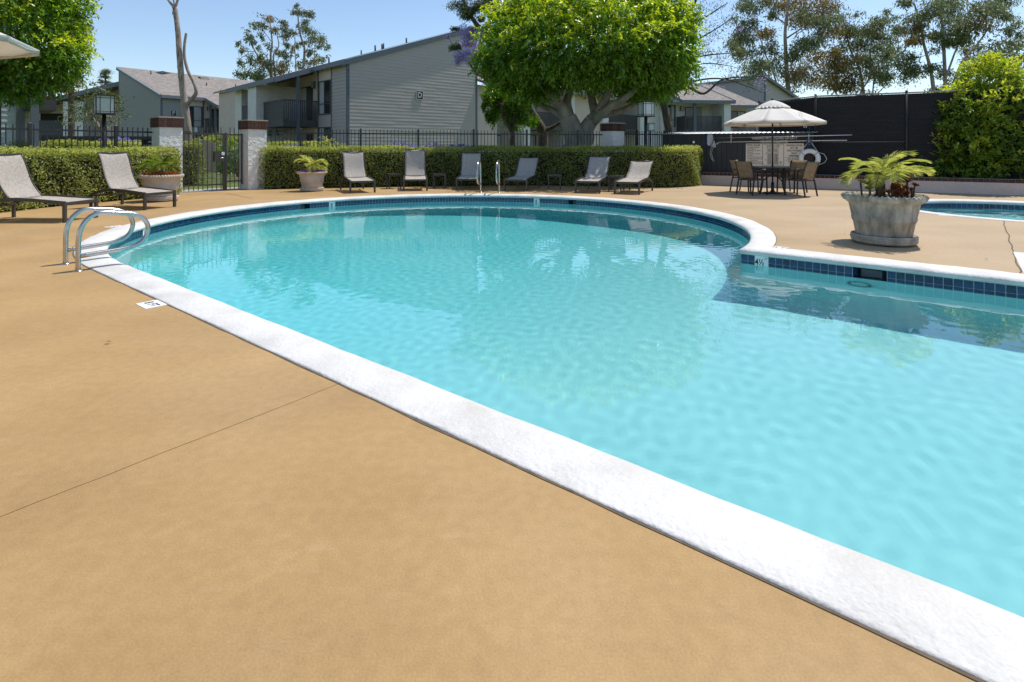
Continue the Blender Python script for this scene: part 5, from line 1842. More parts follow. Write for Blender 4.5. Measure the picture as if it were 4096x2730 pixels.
def hedge(label, line, thick, h, dens, leaf=.05, mt=None, mt2=None, z0=0.0, seed=1, name='hedge'):
    """line: front edge, hedge body lies to the left of it"""
    rng = np.random.default_rng(seed)
    ln = catmull(line)
    seg = np.array([[p.x, p.y] for p in ln])
    d = np.diff(seg, axis=0)
    sl = np.linalg.norm(d, axis=1)
    cum = np.concatenate([[0], np.cumsum(sl)])
    L = cum[-1]
    t = thing(name, label, 'hedge', (seg[0][0], seg[0][1], z0))
    org = np.array([seg[0][0], seg[0][1], 0])
    def at(s):
        i = np.clip(np.searchsorted(cum, s) - 1, 0, len(sl) - 1)
        f = (s - cum[i]) / sl[i]
        p = seg[i] + d[i] * f[:, None]
        tn = d[i] / sl[i][:, None]
        return p, tn, np.stack([-tn[:, 1], tn[:, 0]], -1)
    # rounded rectangular section: front up, over the top, part of the back, plus both ends
    per = h + thick + h * .5
    n = int(dens * per * L)
    s = rng.uniform(0, L, n)
    q = rng.uniform(0, per, n)
    p, tn, nb = at(s)
    lump = .05 * np.sin(s * 1.7 + seed) + .04 * np.sin(s * 4.1 + q * 3) + .03 * np.sin(s * 9 + q * 7)
    depth_ = rng.uniform(0, 1, n) ** 2 * .16
    off = np.zeros(n); z = np.zeros(n); no = np.zeros((n, 3))
    f = q < h; tp = (q >= h) & (q < h + thick); bk_ = q >= h + thick
    rr_ = .14
    off[f] = depth_[f] - lump[f]; z[f] = q[f]
    rnd = np.clip((q - (h - rr_)) / rr_, 0, 1)
    off[f] += rnd[f] ** 2 * rr_ * .5
    no[f, :2] = -nb[f]; no[f, 2] = .25 + rnd[f] * .6
    off[tp] = q[tp] - h; z[tp] = h - depth_[tp] * .6 + lump[tp] * .5 + rng.uniform(-.02, .035, tp.sum())
    no[tp, 2] = 1; no[tp, :2] = rng.normal(0, .25, (tp.sum(), 2))
    off[bk_] = thick - depth_[bk_]; z[bk_] = h - (q[bk_] - h - thick)
    no[bk_, :2] = nb[bk_]
    P = np.concatenate([p + nb * off[:, None], (z + .03)[:, None]], -1)
    ne = int(dens * thick * h)
    for e in (0, 1):
        se = np.full(ne, e * L * .9999 + (1 - e) * 1e-4)
        pe, te, be = at(se)
        sg_ = (1 if e else -1)
        oe, ze = rng.uniform(0, thick, ne), rng.uniform(0, h, ne)
        cv = (1 - (np.abs(oe / thick - .5) * 2) ** 3) * .25 * (1 - .4 * (ze / h) ** 4)
        P = np.concatenate([P, np.concatenate([pe + be * oe[:, None] + te * (sg_ * (cv - rng.uniform(0, .12, ne)))[:, None], ze[:, None]], -1)])
        N_ = np.concatenate([te * sg_, np.full((ne, 1), .3)], -1)
        no = np.concatenate([no, N_])
    ns_ = int(L * 55)            # stray shoots above the clipped top
    ss_ = rng.uniform(0, L, ns_)
    ps_, _, bs2 = at(ss_)
    P = np.concatenate([P, np.concatenate([ps_ + bs2 * rng.uniform(.05, thick - .1, ns_)[:, None], (h + rng.uniform(.0, .11, ns_) ** 1.0)[:, None]], -1)])
    no = np.concatenate([no, rng.normal(0, 1, (ns_, 3)) + [0, 0, .4]])
    tot = len(P)
    N = nrm(nrm(no) + rng.normal(0, .7, (tot, 3)))
    D = nrm(np.cross(N, rng.normal(0, 1, (tot, 3))) + np.array([0, 0, .25]))
    Ls = leaf * rng.uniform(.65, 1.25, tot)
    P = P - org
    top = P[:, 2] > h - .09  # top leaves take the brighter colour that stands for sunlight
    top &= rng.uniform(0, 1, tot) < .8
    top |= rng.uniform(0, 1, tot) < .16  # scattered leaves brightened too, sun glints put into the colour
    for nm, sel, mm in (('foliage', ~top, mt or M['hedge']), ('sun_tinted_leaves', top, mt2 or M['hedgetop'])):
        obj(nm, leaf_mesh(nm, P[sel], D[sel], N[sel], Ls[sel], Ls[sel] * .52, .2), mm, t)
    core = MB()
    m_ = int(L / .25) + 1
    ss = np.linspace(.06, L - .06, m_)
    pc, tc, bc_ = at(ss)
    rows = []
    for k in range(m_):
        row = []
        for o_, zz in ((.16, 0), (.17, h - .22), (.26, h - .12), (thick - .26, h - .12), (thick - .17, h - .22), (thick - .16, 0)):
            row.append(tuple(np.array([*(pc[k] + bc_[k] * o_), zz]) - org))
        rows.append(row)
    core.sheet(rows, smooth=False)
    core.f.append(tuple(range(6))); core.sm.append(False)
    core.f.append(tuple(range((m_ - 1) * 6 + 5, (m_ - 1) * 6 - 1, -1))); core.sm.append(False)
    core.build('branches', M['hedgecore'], t)
    return t
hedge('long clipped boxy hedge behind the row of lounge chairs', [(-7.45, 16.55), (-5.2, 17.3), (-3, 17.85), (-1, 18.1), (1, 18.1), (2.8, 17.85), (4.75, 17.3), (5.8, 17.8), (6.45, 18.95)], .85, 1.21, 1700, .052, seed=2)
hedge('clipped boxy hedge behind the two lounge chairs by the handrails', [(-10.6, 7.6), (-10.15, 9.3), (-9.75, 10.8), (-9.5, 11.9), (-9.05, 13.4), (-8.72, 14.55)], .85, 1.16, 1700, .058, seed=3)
hedge('low lime clipped hedge behind the fence below the lantern post', [(-16.6, 17.1), (-13.6, 18.2), (-10.9, 19.0)], .9, 1.38, 900, .07, M['lime'], M['hedgetop'], seed=4)
hedge('low lime hedge beyond the fence beside the gate pillar in front of the grey block', [(-10.8, 24.2), (-8.9, 24.7)], .9, 1.42, 700, .08, M['lime'], M['hedgetop'], seed=5)

# ------------------------------------------------------------------ trees
M['barkg'] = mat('smooth grey bark', (.25, .23, .185), .9, .25, 3, (.38, .35, .29), bump=.5, bscale=12, dist=.04, stretch=(1, 1, .5))
M['barkd'] = mat('rough dark bark', (.06, .048, .035), .95, .4, 9, (.15, .12, .085), bump=1.0, bscale=14, dist=.05, stretch=(1, 1, .35))
M['barkp'] = mat('peeling pale bark', (.33, .245, .19), .9, .3, 5, (.52, .42, .34), bump=.5, bscale=14, dist=.03, stretch=(1, 1, .4))
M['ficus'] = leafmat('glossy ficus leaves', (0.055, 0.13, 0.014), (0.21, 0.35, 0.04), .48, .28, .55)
M['ficusl'] = leafmat('sun tinted ficus leaves', (0.24, 0.35, 0.025), (0.55, 0.60, 0.075), .5, .30, .55)  # lighter copy of the ficus leaves, sunlight put into the colour
M['euc'] = leafmat('eucalyptus leaves', (0.075, 0.10, 0.045), (0.23, 0.26, 0.12), .38, .45)
M['eucb'] = leafmat('bronze eucalyptus leaves', (0.12, 0.095, 0.035), (0.30, 0.235, 0.09), .3, .5)
M['jaca'] = leafmat('jacaranda foliage', (0.035, 0.055, 0.018), (0.11, 0.14, 0.04), .3, .5)
M['jacp'] = leafmat('jacaranda blossom', (0.28, 0.22, 0.42), (0.56, 0.49, 0.74), .4, .6)
M['shrub'] = leafmat('yellow green shrub leaves', (0.08, 0.15, 0.018), (0.26, 0.36, 0.045), .45, .30, .5)
M['shrubt'] = leafmat('sun tinted shrub leaves', (0.30, 0.38, 0.035), (0.56, 0.58, 0.09), .5, .35, .5)  # lighter copy of the shrub leaves, sunlight put into the colour

def sprigs(rng, C, U, n_leaf, length, leaf, droop, P, D, N, L):
    """leaves along short twigs starting at C and heading U"""
    m = len(C)
    for k in range(n_leaf):
        f = (k + .5) / n_leaf
        side = rng.normal(0, 1, (m, 3))
        p = C + U * (length * f) + np.array([0, 0, -1]) * (droop * length * f * f)
        dd = nrm(U * .7 + nrm(side) * .8 + np.array([0, 0, -droop * .8]))
        P.append(p); D.append(dd)
        N.append(nrm(rng.normal(0, .45, (m, 3)) + np.array([0, 0, .9]) + U * .5))
        L.append(leaf * rng.uniform(.65, 1.2, m))
def lobes_foliage(parent, lobes, dens, leaf, wr, m, m2, seed, length=.32, n_leaf=8, droop=.35, shell=.30, topfrac=.5, inner=.25, lump=.13, names=('crown', 'sun_tinted_sprigs'), up_bias=0.0):
    rng = np.random.default_rng(seed)
    P, D, N, L, TP = [], [], [], [], []
    LB = np.array([l[:6] for l in lobes], float)
    for li, l in enumerate(LB):
        c, r = l[:3], l[3:6]
        area = 4 * math.pi * ((r[0] * r[1]) ** 1.6 / 3 + (r[0] * r[2]) ** 1.6 / 3 + (r[1] * r[2]) ** 1.6 / 3) ** (1 / 1.6)
        n = int(area * dens)
        u = nrm(rng.normal(0, 1, (n, 3)))
        ctr = nrm(rng.normal(0, 1, (30 + int(area * .8), 3)))
        b = np.exp((14 + area * .25) * (u @ ctr.T - 1)).max(1)
        fac = 1 - lump * .6 + lump * 1.5 * b
        fac = fac + (rng.uniform(0, 1, n) < .05) * rng.uniform(.03, .11, n)
        dp = rng.uniform(0, 1, n) ** 1.7 * shell
        deep = rng.uniform(0, 1, n) < inner
        dp[deep] += rng.uniform(.1, .35, deep.sum())
        C = c + u * r * (fac * (1 - dp))[:, None]
        keep = np.ones(n, bool)
        for lj, o in enumerate(LB):
            if lj != li:
                keep &= (((C - o[:3]) / (o[3:6] * .80)) ** 2).sum(1) > 1
        keep &= C[:, 2] > .15
        C, u2, b2, dp2 = C[keep], u[keep], b[keep], dp[keep]
        U = nrm(nrm(u2 / r) * .9 + rng.normal(0, .45, (len(C), 3)) + np.array([0, 0, .15 + up_bias]))
        k0 = len(P)
        sprigs(rng, C, U, n_leaf, length, leaf, droop, P, D, N, L)
        sun = (u2[:, 2] * .8 + .9 * (b2 - .45) + rng.normal(0, .22, len(C)) > 1 - 1.25 * topfrac) & (dp2 < shell)  # upper and bulging sprigs get the lighter material, painting in sunlight
        for _ in range(len(P) - k0):
            TP.append(sun)
    P, D, N, L, TP = (np.concatenate(x) for x in (P, D, N, L, TP))
    org = np.array(parent.location)
    if TP.sum() < 200:
        TP[:] = False
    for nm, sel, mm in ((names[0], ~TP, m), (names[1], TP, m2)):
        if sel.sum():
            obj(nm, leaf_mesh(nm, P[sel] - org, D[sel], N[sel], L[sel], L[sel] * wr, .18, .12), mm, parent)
def limbs_mesh(parent, limbs, m, name='trunk', n=10):
    mb = MB()
    o = Vector(parent.location)
    for pts, r0, r1 in limbs:
        q = catmull(pts, 6)
        k = len(q)
        mb.tube([p - o for p in q], [r0 + (r1 - r0) * (i / (k - 1)) ** .8 for i in range(k)], n, cap=True)
    return mb.build(name, m, parent)

# the big round-headed ficus behind the fence
TY = 21.0
fb = W(2310, 0, TY)
ft = thing('ficus_tree', 'big round-headed ficus with thick grey forking trunk behind the hedge', 'tree', (fb.x, TY, -.03))
fp = lambda nx, ny, dy=0: W(nx, ny, TY + dy)
limbs = [([Vector((fb.x, TY, -.1)), fp(2312, 600), fp(2300, 545), fp(2285, 505), fp(2270, 470)], .50, .33),
         ([fp(2330, 590, .1), fp(2340, 530, .1), fp(2362, 490, .1), fp(2390, 460, .2)], .36, .24),
         ([fp(2275, 480), fp(2240, 420, -.3), fp(2195, 370, -.6), fp(2150, 310, -1)], .24, .10),
         ([fp(2280, 480, .1), fp(2268, 410, .4), fp(2285, 340, .6), fp(2270, 240, .9)], .23, .08),
         ([fp(2290, 500, -.1), fp(2225, 450, .3), fp(2150, 410, .8), fp(2090, 340, 1.2)], .17, .07),
         ([fp(2385, 465, .2), fp(2370, 410, .5), fp(2360, 350, .8), fp(2340, 250, 1.2)], .21, .08),
         ([fp(2390, 462, .2), fp(2420, 400, -.2), fp(2440, 340, -.5), fp(2470, 250, -.8)], .22, .09),
         ([fp(2375, 485, .0), fp(2440, 430, -.5), fp(2510, 385, -.9), fp(2570, 330, -1.4)], .20, .08),
         ([fp(2400, 462, .3), fp(2480, 448, .4), fp(2540, 415, .6), fp(2620, 350, .9)], .16, .07),
         ([fp(2345, 520, .3), fp(2350, 560, .2), fp(2290, 600, .1)], .2, .3),
         ([fp(2450, 425, -.5), fp(2530, 400, .6), fp(2560, 340, 1.6)], .12, .05)]
limbs_mesh(ft, limbs, M['barkg'], n=14)
for i, (nx, ny, dy) in enumerate(((2238, 405, -.68), (2356, 470, -.26), (2395, 440, -.3))):
    p = fp(nx, ny, dy) - Vector(ft.location)
    t_ = MB()
    t_.add([Vector((x, y * .5, z)) + p for x, y, z in torus(.075, .028, 18, 8)[0]], torus(.075, .028, 18, 8)[1], True)
    t_.build('pruning_scar', M['barkg'], ft)
lob = []
for nx, ny, rx, ry, dy, rd in ((2330, 150, 330, 175, 0, 3.3), (2130, 195, 190, 130, -.5, 2.2), (2590, 190, 175, 150, -.4, 2.2), (2360, 195, 320, 105, -1.6, 2.0), (2240, 70, 230, 90, .3, 2.4), (2500, 80, 230, 95, .2, 2.4), (2080, 255, 145, 70, -.3, 1.6), (2590, 265, 165, 85, -.2, 1.8), (2400, 275, 210, 42, -1.2, 1.4), (2130, 335, 90, 40, -.3, 1.0), (2580, 330, 100, 40, .2, 1.2)):
    p = fp(nx, ny, dy)
    s = (TY + dy) / FN
    lob.append((p.x, p.y, p.z, rx * s, rd, ry * s))
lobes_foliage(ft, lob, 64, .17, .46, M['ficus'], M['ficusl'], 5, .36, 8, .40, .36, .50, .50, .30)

# leafy tree overhanging the left side
lt = thing('leafy_tree', 'glossy leafy tree crown overhanging the fence at the pale balcony block', 'tree', (-14.9, 13.2, -.03))
LY = 13.6
lp = lambda nx, ny, dy=0: W(nx, ny, LY + dy)
limbs_mesh(lt, [([Vector((-14.9, 13.2, -.1)), Vector((-14.8, 13.3, 1.4)), Vector((-14.3, 13.4, 2.5)), lp(40, 260)], .22, .09), ([Vector((-14.4, 13.4, 2.3)), lp(10, 310), lp(120, 200), lp(200, 150)], .12, .04), ([Vector((-14.8, 13.3, 2.0)), Vector((-14.9, 13.6, 3.5)), lp(-60, 60)], .14, .05)], M['barkd'])
lob = []
for nx, ny, rx, ry, dy, rd in ((-20, 120, 210, 160, 0, 1.6), (120, 140, 140, 130, .2, 1.2), (60, 270, 150, 75, .1, 1.0), (240, 205, 80, 45, .1, .6), (150, 50, 120, 80, .1, 1.0), (190, 260, 90, 45, .1, .6), (70, 345, 60, 25, .1, .5), (-120, 120, 200, 200, 0, 1.6), (60, -40, 200, 110, .2, 1.4)):
    p = lp(nx, ny, dy)
    s = (LY + dy) / FN
    lob.append((p.x, p.y, p.z, rx * s, rd, ry * s))
lobes_foliage(lt, lob, 88, .13, .42, M['ficus'], M['ficusl'], 6, .30, 8, .5, .38, .52, .40, .22)

# shrub by the court fence
RY = 15.9
rs_ = thing('round_shrub', 'tall yellow green shrub in the planting bed against the black court fence', 'shrub', (W(3950, 0, RY).x, RY, .36))
rp_ = lambda nx, ny, dy=0: W(nx, ny, RY + dy)
limbs_mesh(rs_, [([Vector((rp_(3950, 0).x + .12 * k - .2, RY, .3)), rp_(3950 + 40 * k, 560), rp_(3950 + 60 * k - 60, 400)], .07, .03) for k in range(-1, 4)], M['barkd'])
lob = []
for nx, ny, rx, ry, dy, rd in ((3955, 330, 90, 95, 0, .7), (3930, 430, 150, 100, 0, 1.0), (4060, 420, 130, 110, .1, .9), (3880, 490, 100, 85, -.1, .8), (4000, 560, 190, 120, -.1, 1.1), (3865, 590, 95, 85, -.1, .8), (4120, 560, 120, 150, .2, 1.0), (3960, 650, 160, 60, 0, .9)):
    p = rp_(nx, ny, dy)
    s = (RY + dy) / FN
    lob.append((p.x, p.y, p.z, rx * s, rd, ry * s))
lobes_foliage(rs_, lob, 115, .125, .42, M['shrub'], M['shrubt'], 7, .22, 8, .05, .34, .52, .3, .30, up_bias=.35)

def clump_tree(name, label, Y, limbs, clumps, off, sc, bark, leaf, wr, dens, seed, cat='tree', spread=.03, droop=.7, mats=None, base=None, n=8, twig=.03, sub=7, group=None, tight=.42, grow=1.0):
    """limbs and clumps are given in a crop of the photograph (off, sc); depths jitter about Y"""
    rng = random.Random(seed)
    nr = np.random.default_rng(seed)
    w = lambda x, y, dy=0: W(off[0] + x * sc, off[1] + y * sc, Y + dy)
    b0 = w(*limbs[0][0][0])
    root = thing(name, label, cat, (b0.x, b0.y, -.03), 0, group)
    LM, pts_all = [], []
    for i, (pl, r0, r1) in enumerate(limbs):
        dy0 = rng.uniform(-1, 1) * Y * spread * .6
        pts = [w(x, y, dy0 * (k / max(1, len(pl) - 1))) for k, (x, y) in enumerate(pl)]
        if i == 0 or (base and i in base):
            pts = [Vector((pts[0].x, pts[0].y, -.1))] + pts
        LM.append((pts, r0, r1))
        pts_all += [p for p in catmull(pts, 6)]
    G_ = {}
    s_ = Y / FN * sc
    for cl in clumps:
        cx, cy, rx, ry = cl[:4]
        key = cl[4] if len(cl) > 4 else 0
        c = w(cx, cy, rng.uniform(-1, 1) * Y * spread)
        near = min(pts_all, key=lambda p: (p - c).length)
        mid = near.lerp(c, .5) + Vector((0, 0, -.08 * (c - near).length))
        LM.append(([near, mid, c], twig, twig * .35))
        rx_, ry_ = rx * s_, ry * s_
        rx, ry = rx * grow, ry * grow
        rx_, ry_ = rx * s_, ry * s_
        nl = int(dens * rx * ry / 3600.0)
        k = max(3, int(sub * rx * ry / 5000.0))
        cen = np.array([rng.gauss(0, .5) for _ in range(3 * k)]).reshape(k, 3) * [rx_, max(rx_, ry_) * .8, ry_] + np.array(c)
        for q in cen[:4]:
            LM.append(([c, c.lerp(Vector(q), .5) + Vector((0, 0, .05)), Vector(q)], twig * .5, twig * .2))
        pick = nr.integers(0, k, nl)
        P = cen[pick] + nr.normal(0, tight, (nl, 3)) * [rx_ * .7, rx_ * .7, ry_ * .7]
        D = nrm(nr.normal(0, .6, (nl, 3)) + np.array([0, 0, -droop]))
        N = nr.normal(0, 1, (nl, 3))
        G_.setdefault(key, []).append((P, D, N, leaf * nr.uniform(.6, 1.3, nl)))
    limbs_mesh(root, LM, bark, n=n)
    for key, lst in G_.items():
        P, D, N, L = (np.concatenate(x) for x in zip(*lst))
        nm = 'crown' if key == 0 else ('blossom' if key == 2 else 'bronze_foliage')
        obj(nm, leaf_mesh(nm, P - np.array(root.location), D, N, L, L * wr, .1, .1), mats[key], root)
    return root
EM = {0: M['euc'], 1: M['eucb']}
O5, S5 = (2600, 0), .636
clump_tree('eucalyptus_tree', 'tall eucalyptus with a straight pale trunk behind the grey gable block', 76, [([(872, 640), (868, 560), (858, 420), (852, 300), (850, 200), (862, 80), (870, -60)], .42, .14), ([(850, 150), (780, 95), (740, 30)], .12, .05), ([(800, 560), (720, 330), (690, 230), (650, 100)], .16, .05), ([(862, 240), (990, 150), (1060, 60)], .13, .05), ([(880, 420), (960, 300), (1060, 230)], .12, .05), ([(870, 480), (960, 440), (1080, 400)], .1, .04)],
    [(610, 50, 70, 60), (620, 150, 60, 50), (740, 10, 80, 40), (900, 30, 90, 60, 1), (1000, 70, 80, 60, 1), (1100, 40, 80, 60, 1), (1080, 130, 80, 55), (930, 130, 70, 45, 1), (760, 190, 60, 40, 1), (650, 240, 60, 50), (560, 210, 45, 55), (1100, 230, 75, 50, 1), (1000, 285, 80, 50), (1110, 330, 70, 60, 1), (940, 345, 60, 50), (760, 310, 55, 45), (630, 340, 75, 60), (640, 430, 80, 55), (780, 420, 55, 55), (1000, 430, 95, 60, 1), (930, 490, 75, 55, 1), (700, 510, 60, 45), (760, 100, 40, 30), (540, 300, 50, 40)],
    O5, S5, M['barkp'], .46, .30, 560, 21, mats=EM, base=(2,), spread=.05, twig=.05, grow=1.22)
clump_tree('eucalyptus_tree', 'shorter spreading eucalyptus between the two tall ones beyond the court fence', 80, [([(1345, 640), (1340, 560), (1318, 440), (1255, 300), (1235, 160)], .30, .08), ([(1400, 600), (1440, 400), (1560, 350), (1640, 270)], .13, .05), ([(1310, 640), (1380, 480), (1390, 300), (1420, 140)], .16, .05), ([(1420, 600), (1500, 520), (1560, 440)], .08, .03)],
    [(1250, 150, 55, 40), (1340, 170, 65, 45), (1420, 130, 60, 40), (1490, 130, 40, 30), (1390, 230, 75, 45), (1460, 260, 75, 50), (1320, 290, 75, 50), (1230, 220, 60, 55, 1), (1400, 360, 85, 50), (1380, 430, 75, 55), (1470, 430, 60, 50), (1300, 400, 60, 55), (1560, 210, 55, 35), (1500, 330, 65, 35), (1470, 490, 50, 45), (1230, 350, 60, 55, 1), (1200, 480, 90, 60, 1), (1160, 420, 70, 50, 1), (1250, 540, 90, 40, 1), (1100, 540, 90, 40, 1), (1560, 180, 40, 25), (1640, 240, 40, 30)],
    O5, S5, M['barkp'], .46, .30, 560, 22, mats=EM, base=(1, 2), spread=.05, twig=.05, grow=1.22)
clump_tree('eucalyptus_tree', 'tall multi-stemmed eucalyptus behind the yellow green shrub', 72, [([(1785, 640), (1780, 540), (1760, 420), (1720, 270), (1700, 150), (1660, 20)], .32, .10), ([(1860, 640), (1852, 400), (1842, 200), (1830, 60), (1850, -60)], .30, .10), ([(1885, 640), (1960, 400), (2050, 290), (2120, 190), (2190, 60)], .26, .07), ([(1840, 600), (1900, 380), (1960, 240), (2050, 80)], .18, .06), ([(2050, 350), (2180, 290), (2270, 230)], .1, .04)],
    [(1600, 20, 50, 35), (1680, 80, 60, 55), (1700, 180, 60, 45, 1), (1780, 50, 65, 50), (1880, 30, 80, 50), (1960, 90, 80, 50), (2080, 60, 80, 55), (2170, 20, 80, 50), (2190, 100, 60, 45), (2060, 160, 85, 50, 1), (1900, 160, 80, 50), (1800, 230, 65, 50), (1880, 260, 60, 45), (1980, 230, 65, 45), (2030, 320, 60, 40), (1640, 250, 50, 35, 1), (1640, 370, 65, 55), (1660, 450, 75, 55), (1720, 420, 50, 35), (2000, 400, 60, 35), (2260, 180, 50, 45), (2270, 260, 70, 50), (2200, 320, 75, 45), (2300, 380, 60, 55), (2300, 480, 60, 60), (2180, 400, 60, 40), (1800, 540, 70, 25, 1), (1850, 480, 50, 40), (2330, 540, 60, 50)],
    O5, S5, M['barkp'], .44, .30, 560, 23, mats=EM, base=(1, 2, 3), spread=.05, twig=.05, grow=1.22)
O8, S8 = (900, 0), .2168
clump_tree('eucalyptus_tree', 'open-crowned eucalyptus leaning left above the shingle roof of the P block', 84, [([(850, 1500), (845, 1200), (845, 980), (870, 800), (830, 430), (800, 320)], .26, .07), ([(850, 1480), (700, 1180), (560, 960), (430, 690), (400, 550)], .2, .06), ([(920, 1480), (895, 1150), (900, 1000), (990, 860), (960, 650)], .2, .06), ([(560, 950), (430, 950), (340, 890), (240, 930)], .07, .03), ([(530, 980), (350, 1040), (220, 1160)], .07, .03), ([(845, 760), (720, 600), (560, 500)], .07, .03), ([(690, 1010), (760, 1020), (800, 1100)], .06, .03)],
    [(800, 310, 120, 55, 1), (540, 450, 110, 55), (460, 680, 85, 80), (260, 790, 45, 60), (330, 930, 65, 75), (460, 1110, 75, 95), (290, 1180, 75, 75), (680, 660, 65, 55), (680, 470, 85, 70), (950, 550, 85, 80, 1), (780, 830, 55, 50), (1060, 400, 65, 45), (1130, 500, 75, 80), (1150, 650, 85, 75), (1130, 800, 75, 65), (1020, 970, 100, 80), (1150, 1050, 65, 90), (620, 870, 50, 40), (520, 800, 60, 60), (640, 1040, 60, 80), (300, 1400, 110, 85), (480, 1420, 110, 75), (600, 1350, 140, 110), (800, 1200, 140, 100), (680, 1150, 130, 65, 1), (1080, 1220, 105, 100, 1), (1000, 1310, 140, 75, 1), (650, 1480, 120, 60)],
    O8, S8, M['barkp'], .44, .30, 120, 24, mats=EM, base=(1, 2), spread=.04, twig=.035, tight=.5)
clump_tree('eucalyptus_tree', 'slim upright eucalyptus rising behind the roof of the grey block', 84, [([(1440, 1400), (1450, 1200), (1465, 900), (1400, 680), (1360, 500), (1345, 250), (1340, 120)], .26, .06), ([(1310, 1400), (1300, 1100), (1290, 880), (1290, 650), (1250, 640)], .12, .05), ([(1640, 1380), (1655, 1000), (1660, 850), (1720, 700)], .10, .04), ([(1480, 960), (1650, 890), (1850, 865)], .06, .025)],
    [(1330, 110, 55, 45), (1290, 210, 75, 55), (1430, 230, 85, 70), (1580, 260, 65, 80), (1520, 400, 75, 55), (1420, 500, 80, 70), (1540, 560, 95, 75), (1580, 700, 120, 100), (1450, 800, 75, 55), (1780, 720, 85, 85), (1720, 850, 75, 55), (1560, 950, 75, 80), (1900, 890, 50, 60), (1640, 1080, 75, 70), (1800, 1080, 85, 60), (1360, 1180, 75, 60), (1500, 1170, 60, 60), (1340, 830, 55, 70), (1240, 950, 40, 90), (1340, 1000, 30, 40), (1240, 600, 70, 60), (1650, 1170, 90, 40, 1)],
    O8, S8, M['barkp'], .44, .30, 120, 25, mats=EM, base=(1, 2), spread=.04, twig=.035, tight=.5)
# jacarandas either side of the ficus
O5b, S5b = (1700, 0), .3955
JM = {0: M['jaca'], 1: M['jaca'], 2: M['jacp']}
clump_tree('jacaranda_tree', 'jacaranda with purple blossom sticking out beside the gable, left of the ficus crown', 25.5, [([(1195, 1560), (1195, 1480), (1185, 1320), (1090, 1160), (1010, 980), (900, 700), (700, 400), (560, 290), (480, 190), (430, 100), (380, -20)], .30, .06), ([(1050, 1020), (960, 1000), (800, 990), (720, 880), (640, 780), (540, 760), (450, 650), (340, 520)], .13, .03), ([(1190, 1330), (1290, 1290), (1370, 1240)], .12, .07), ([(600, 320), (690, 140), (740, 0)], .08, .04), ([(900, 700), (880, 100), (830, -20)], .1, .05), ([(700, 880), (690, 800), (720, 700)], .08, .03)],
    [(400, 50, 110, 65), (560, 60, 90, 75), (430, 145, 80, 60), (650, 40, 90, 60), (700, 110, 50, 60), (560, 190, 50, 40), (440, 350, 110, 55, 2), (480, 430, 90, 60, 2), (340, 600, 60, 45, 2), (440, 540, 90, 60, 2), (330, 270, 60, 30), (310, 470, 60, 45), (500, 300, 60, 40), (460, 620, 50, 30, 2), (230, 370, 25, 15, 2), (560, 480, 40, 60, 2)],
    O5b, S5b, M['barkd'], .13, .26, 700, 26, mats=JM, spread=.02, droop=.4, twig=.018, sub=9)
clump_tree('jacaranda_tree', 'sparse jacaranda twigs with lilac blossom between the ficus and the eucalyptus', 27.5, [([(130, 900), (100, 720), (60, 500), (120, 300), (190, 180), (240, 100), (290, 0), (310, -40)], .26, .04), ([(90, 620), (180, 560), (250, 555), (340, 590), (440, 510), (520, 490), (640, 484), (720, 480)], .10, .02), ([(100, 620), (200, 540), (340, 500), (480, 500), (600, 540), (700, 580)], .07, .015), ([(200, 180), (330, 120), (440, 50), (490, 20)], .06, .015), ([(150, 320), (280, 260), (420, 180), (520, 110)], .06, .015), ([(120, 420), (300, 360), (450, 340), (620, 330)], .06, .015), ([(100, 520), (260, 420), (380, 400), (520, 420)], .05, .015), ([(100, 200), (110, 80), (130, -20)], .06, .02)],
    [(120, 20, 80, 40), (260, 30, 90, 50), (400, 50, 70, 40), (300, 130, 70, 55), (470, 130, 60, 55), (380, 220, 90, 55, 1), (350, 330, 60, 45), (450, 330, 80, 45), (420, 400, 60, 45), (530, 250, 50, 55), (340, 460, 40, 40), (360, 525, 40, 20, 2), (430, 540, 30, 20, 2), (600, 480, 90, 22), (700, 490, 45, 35, 2), (740, 580, 15, 15, 2), (400, 255, 25, 15, 2), (470, 370, 30, 18, 2), (350, 270, 25, 12, 2), (560, 180, 30, 30, 2), (500, 470, 70, 20), (640, 540, 60, 25)],
    O5, S5, M['barkd'], .14, .22, 170, 27, mats=JM, spread=.03, droop=.3, twig=.014, sub=10, tight=.6)
clump_tree('weeping_tree', 'small dark weeping tree between the gable and the ficus trunk', 24.0, [([(885, 1560), (882, 1450), (880, 1340), (800, 1180), (780, 1050)], .16, .07), ([(882, 1330), (900, 1200), (960, 1080)], .10, .05)],
    [(640, 960, 75, 110), (760, 1010, 110, 110), (880, 1070, 110, 120), (980, 1140, 95, 100), (700, 1120, 55, 110), (1050, 1220, 55, 60), (645, 1200, 25, 90), (600, 1060, 30, 60), (820, 940, 110, 70), (900, 1230, 60, 60)],
    O5b, S5b, M['barkd'], .12, .45, 700, 28, mats={0: M['ficus']}, spread=.03, droop=.9, twig=.02, sub=9)
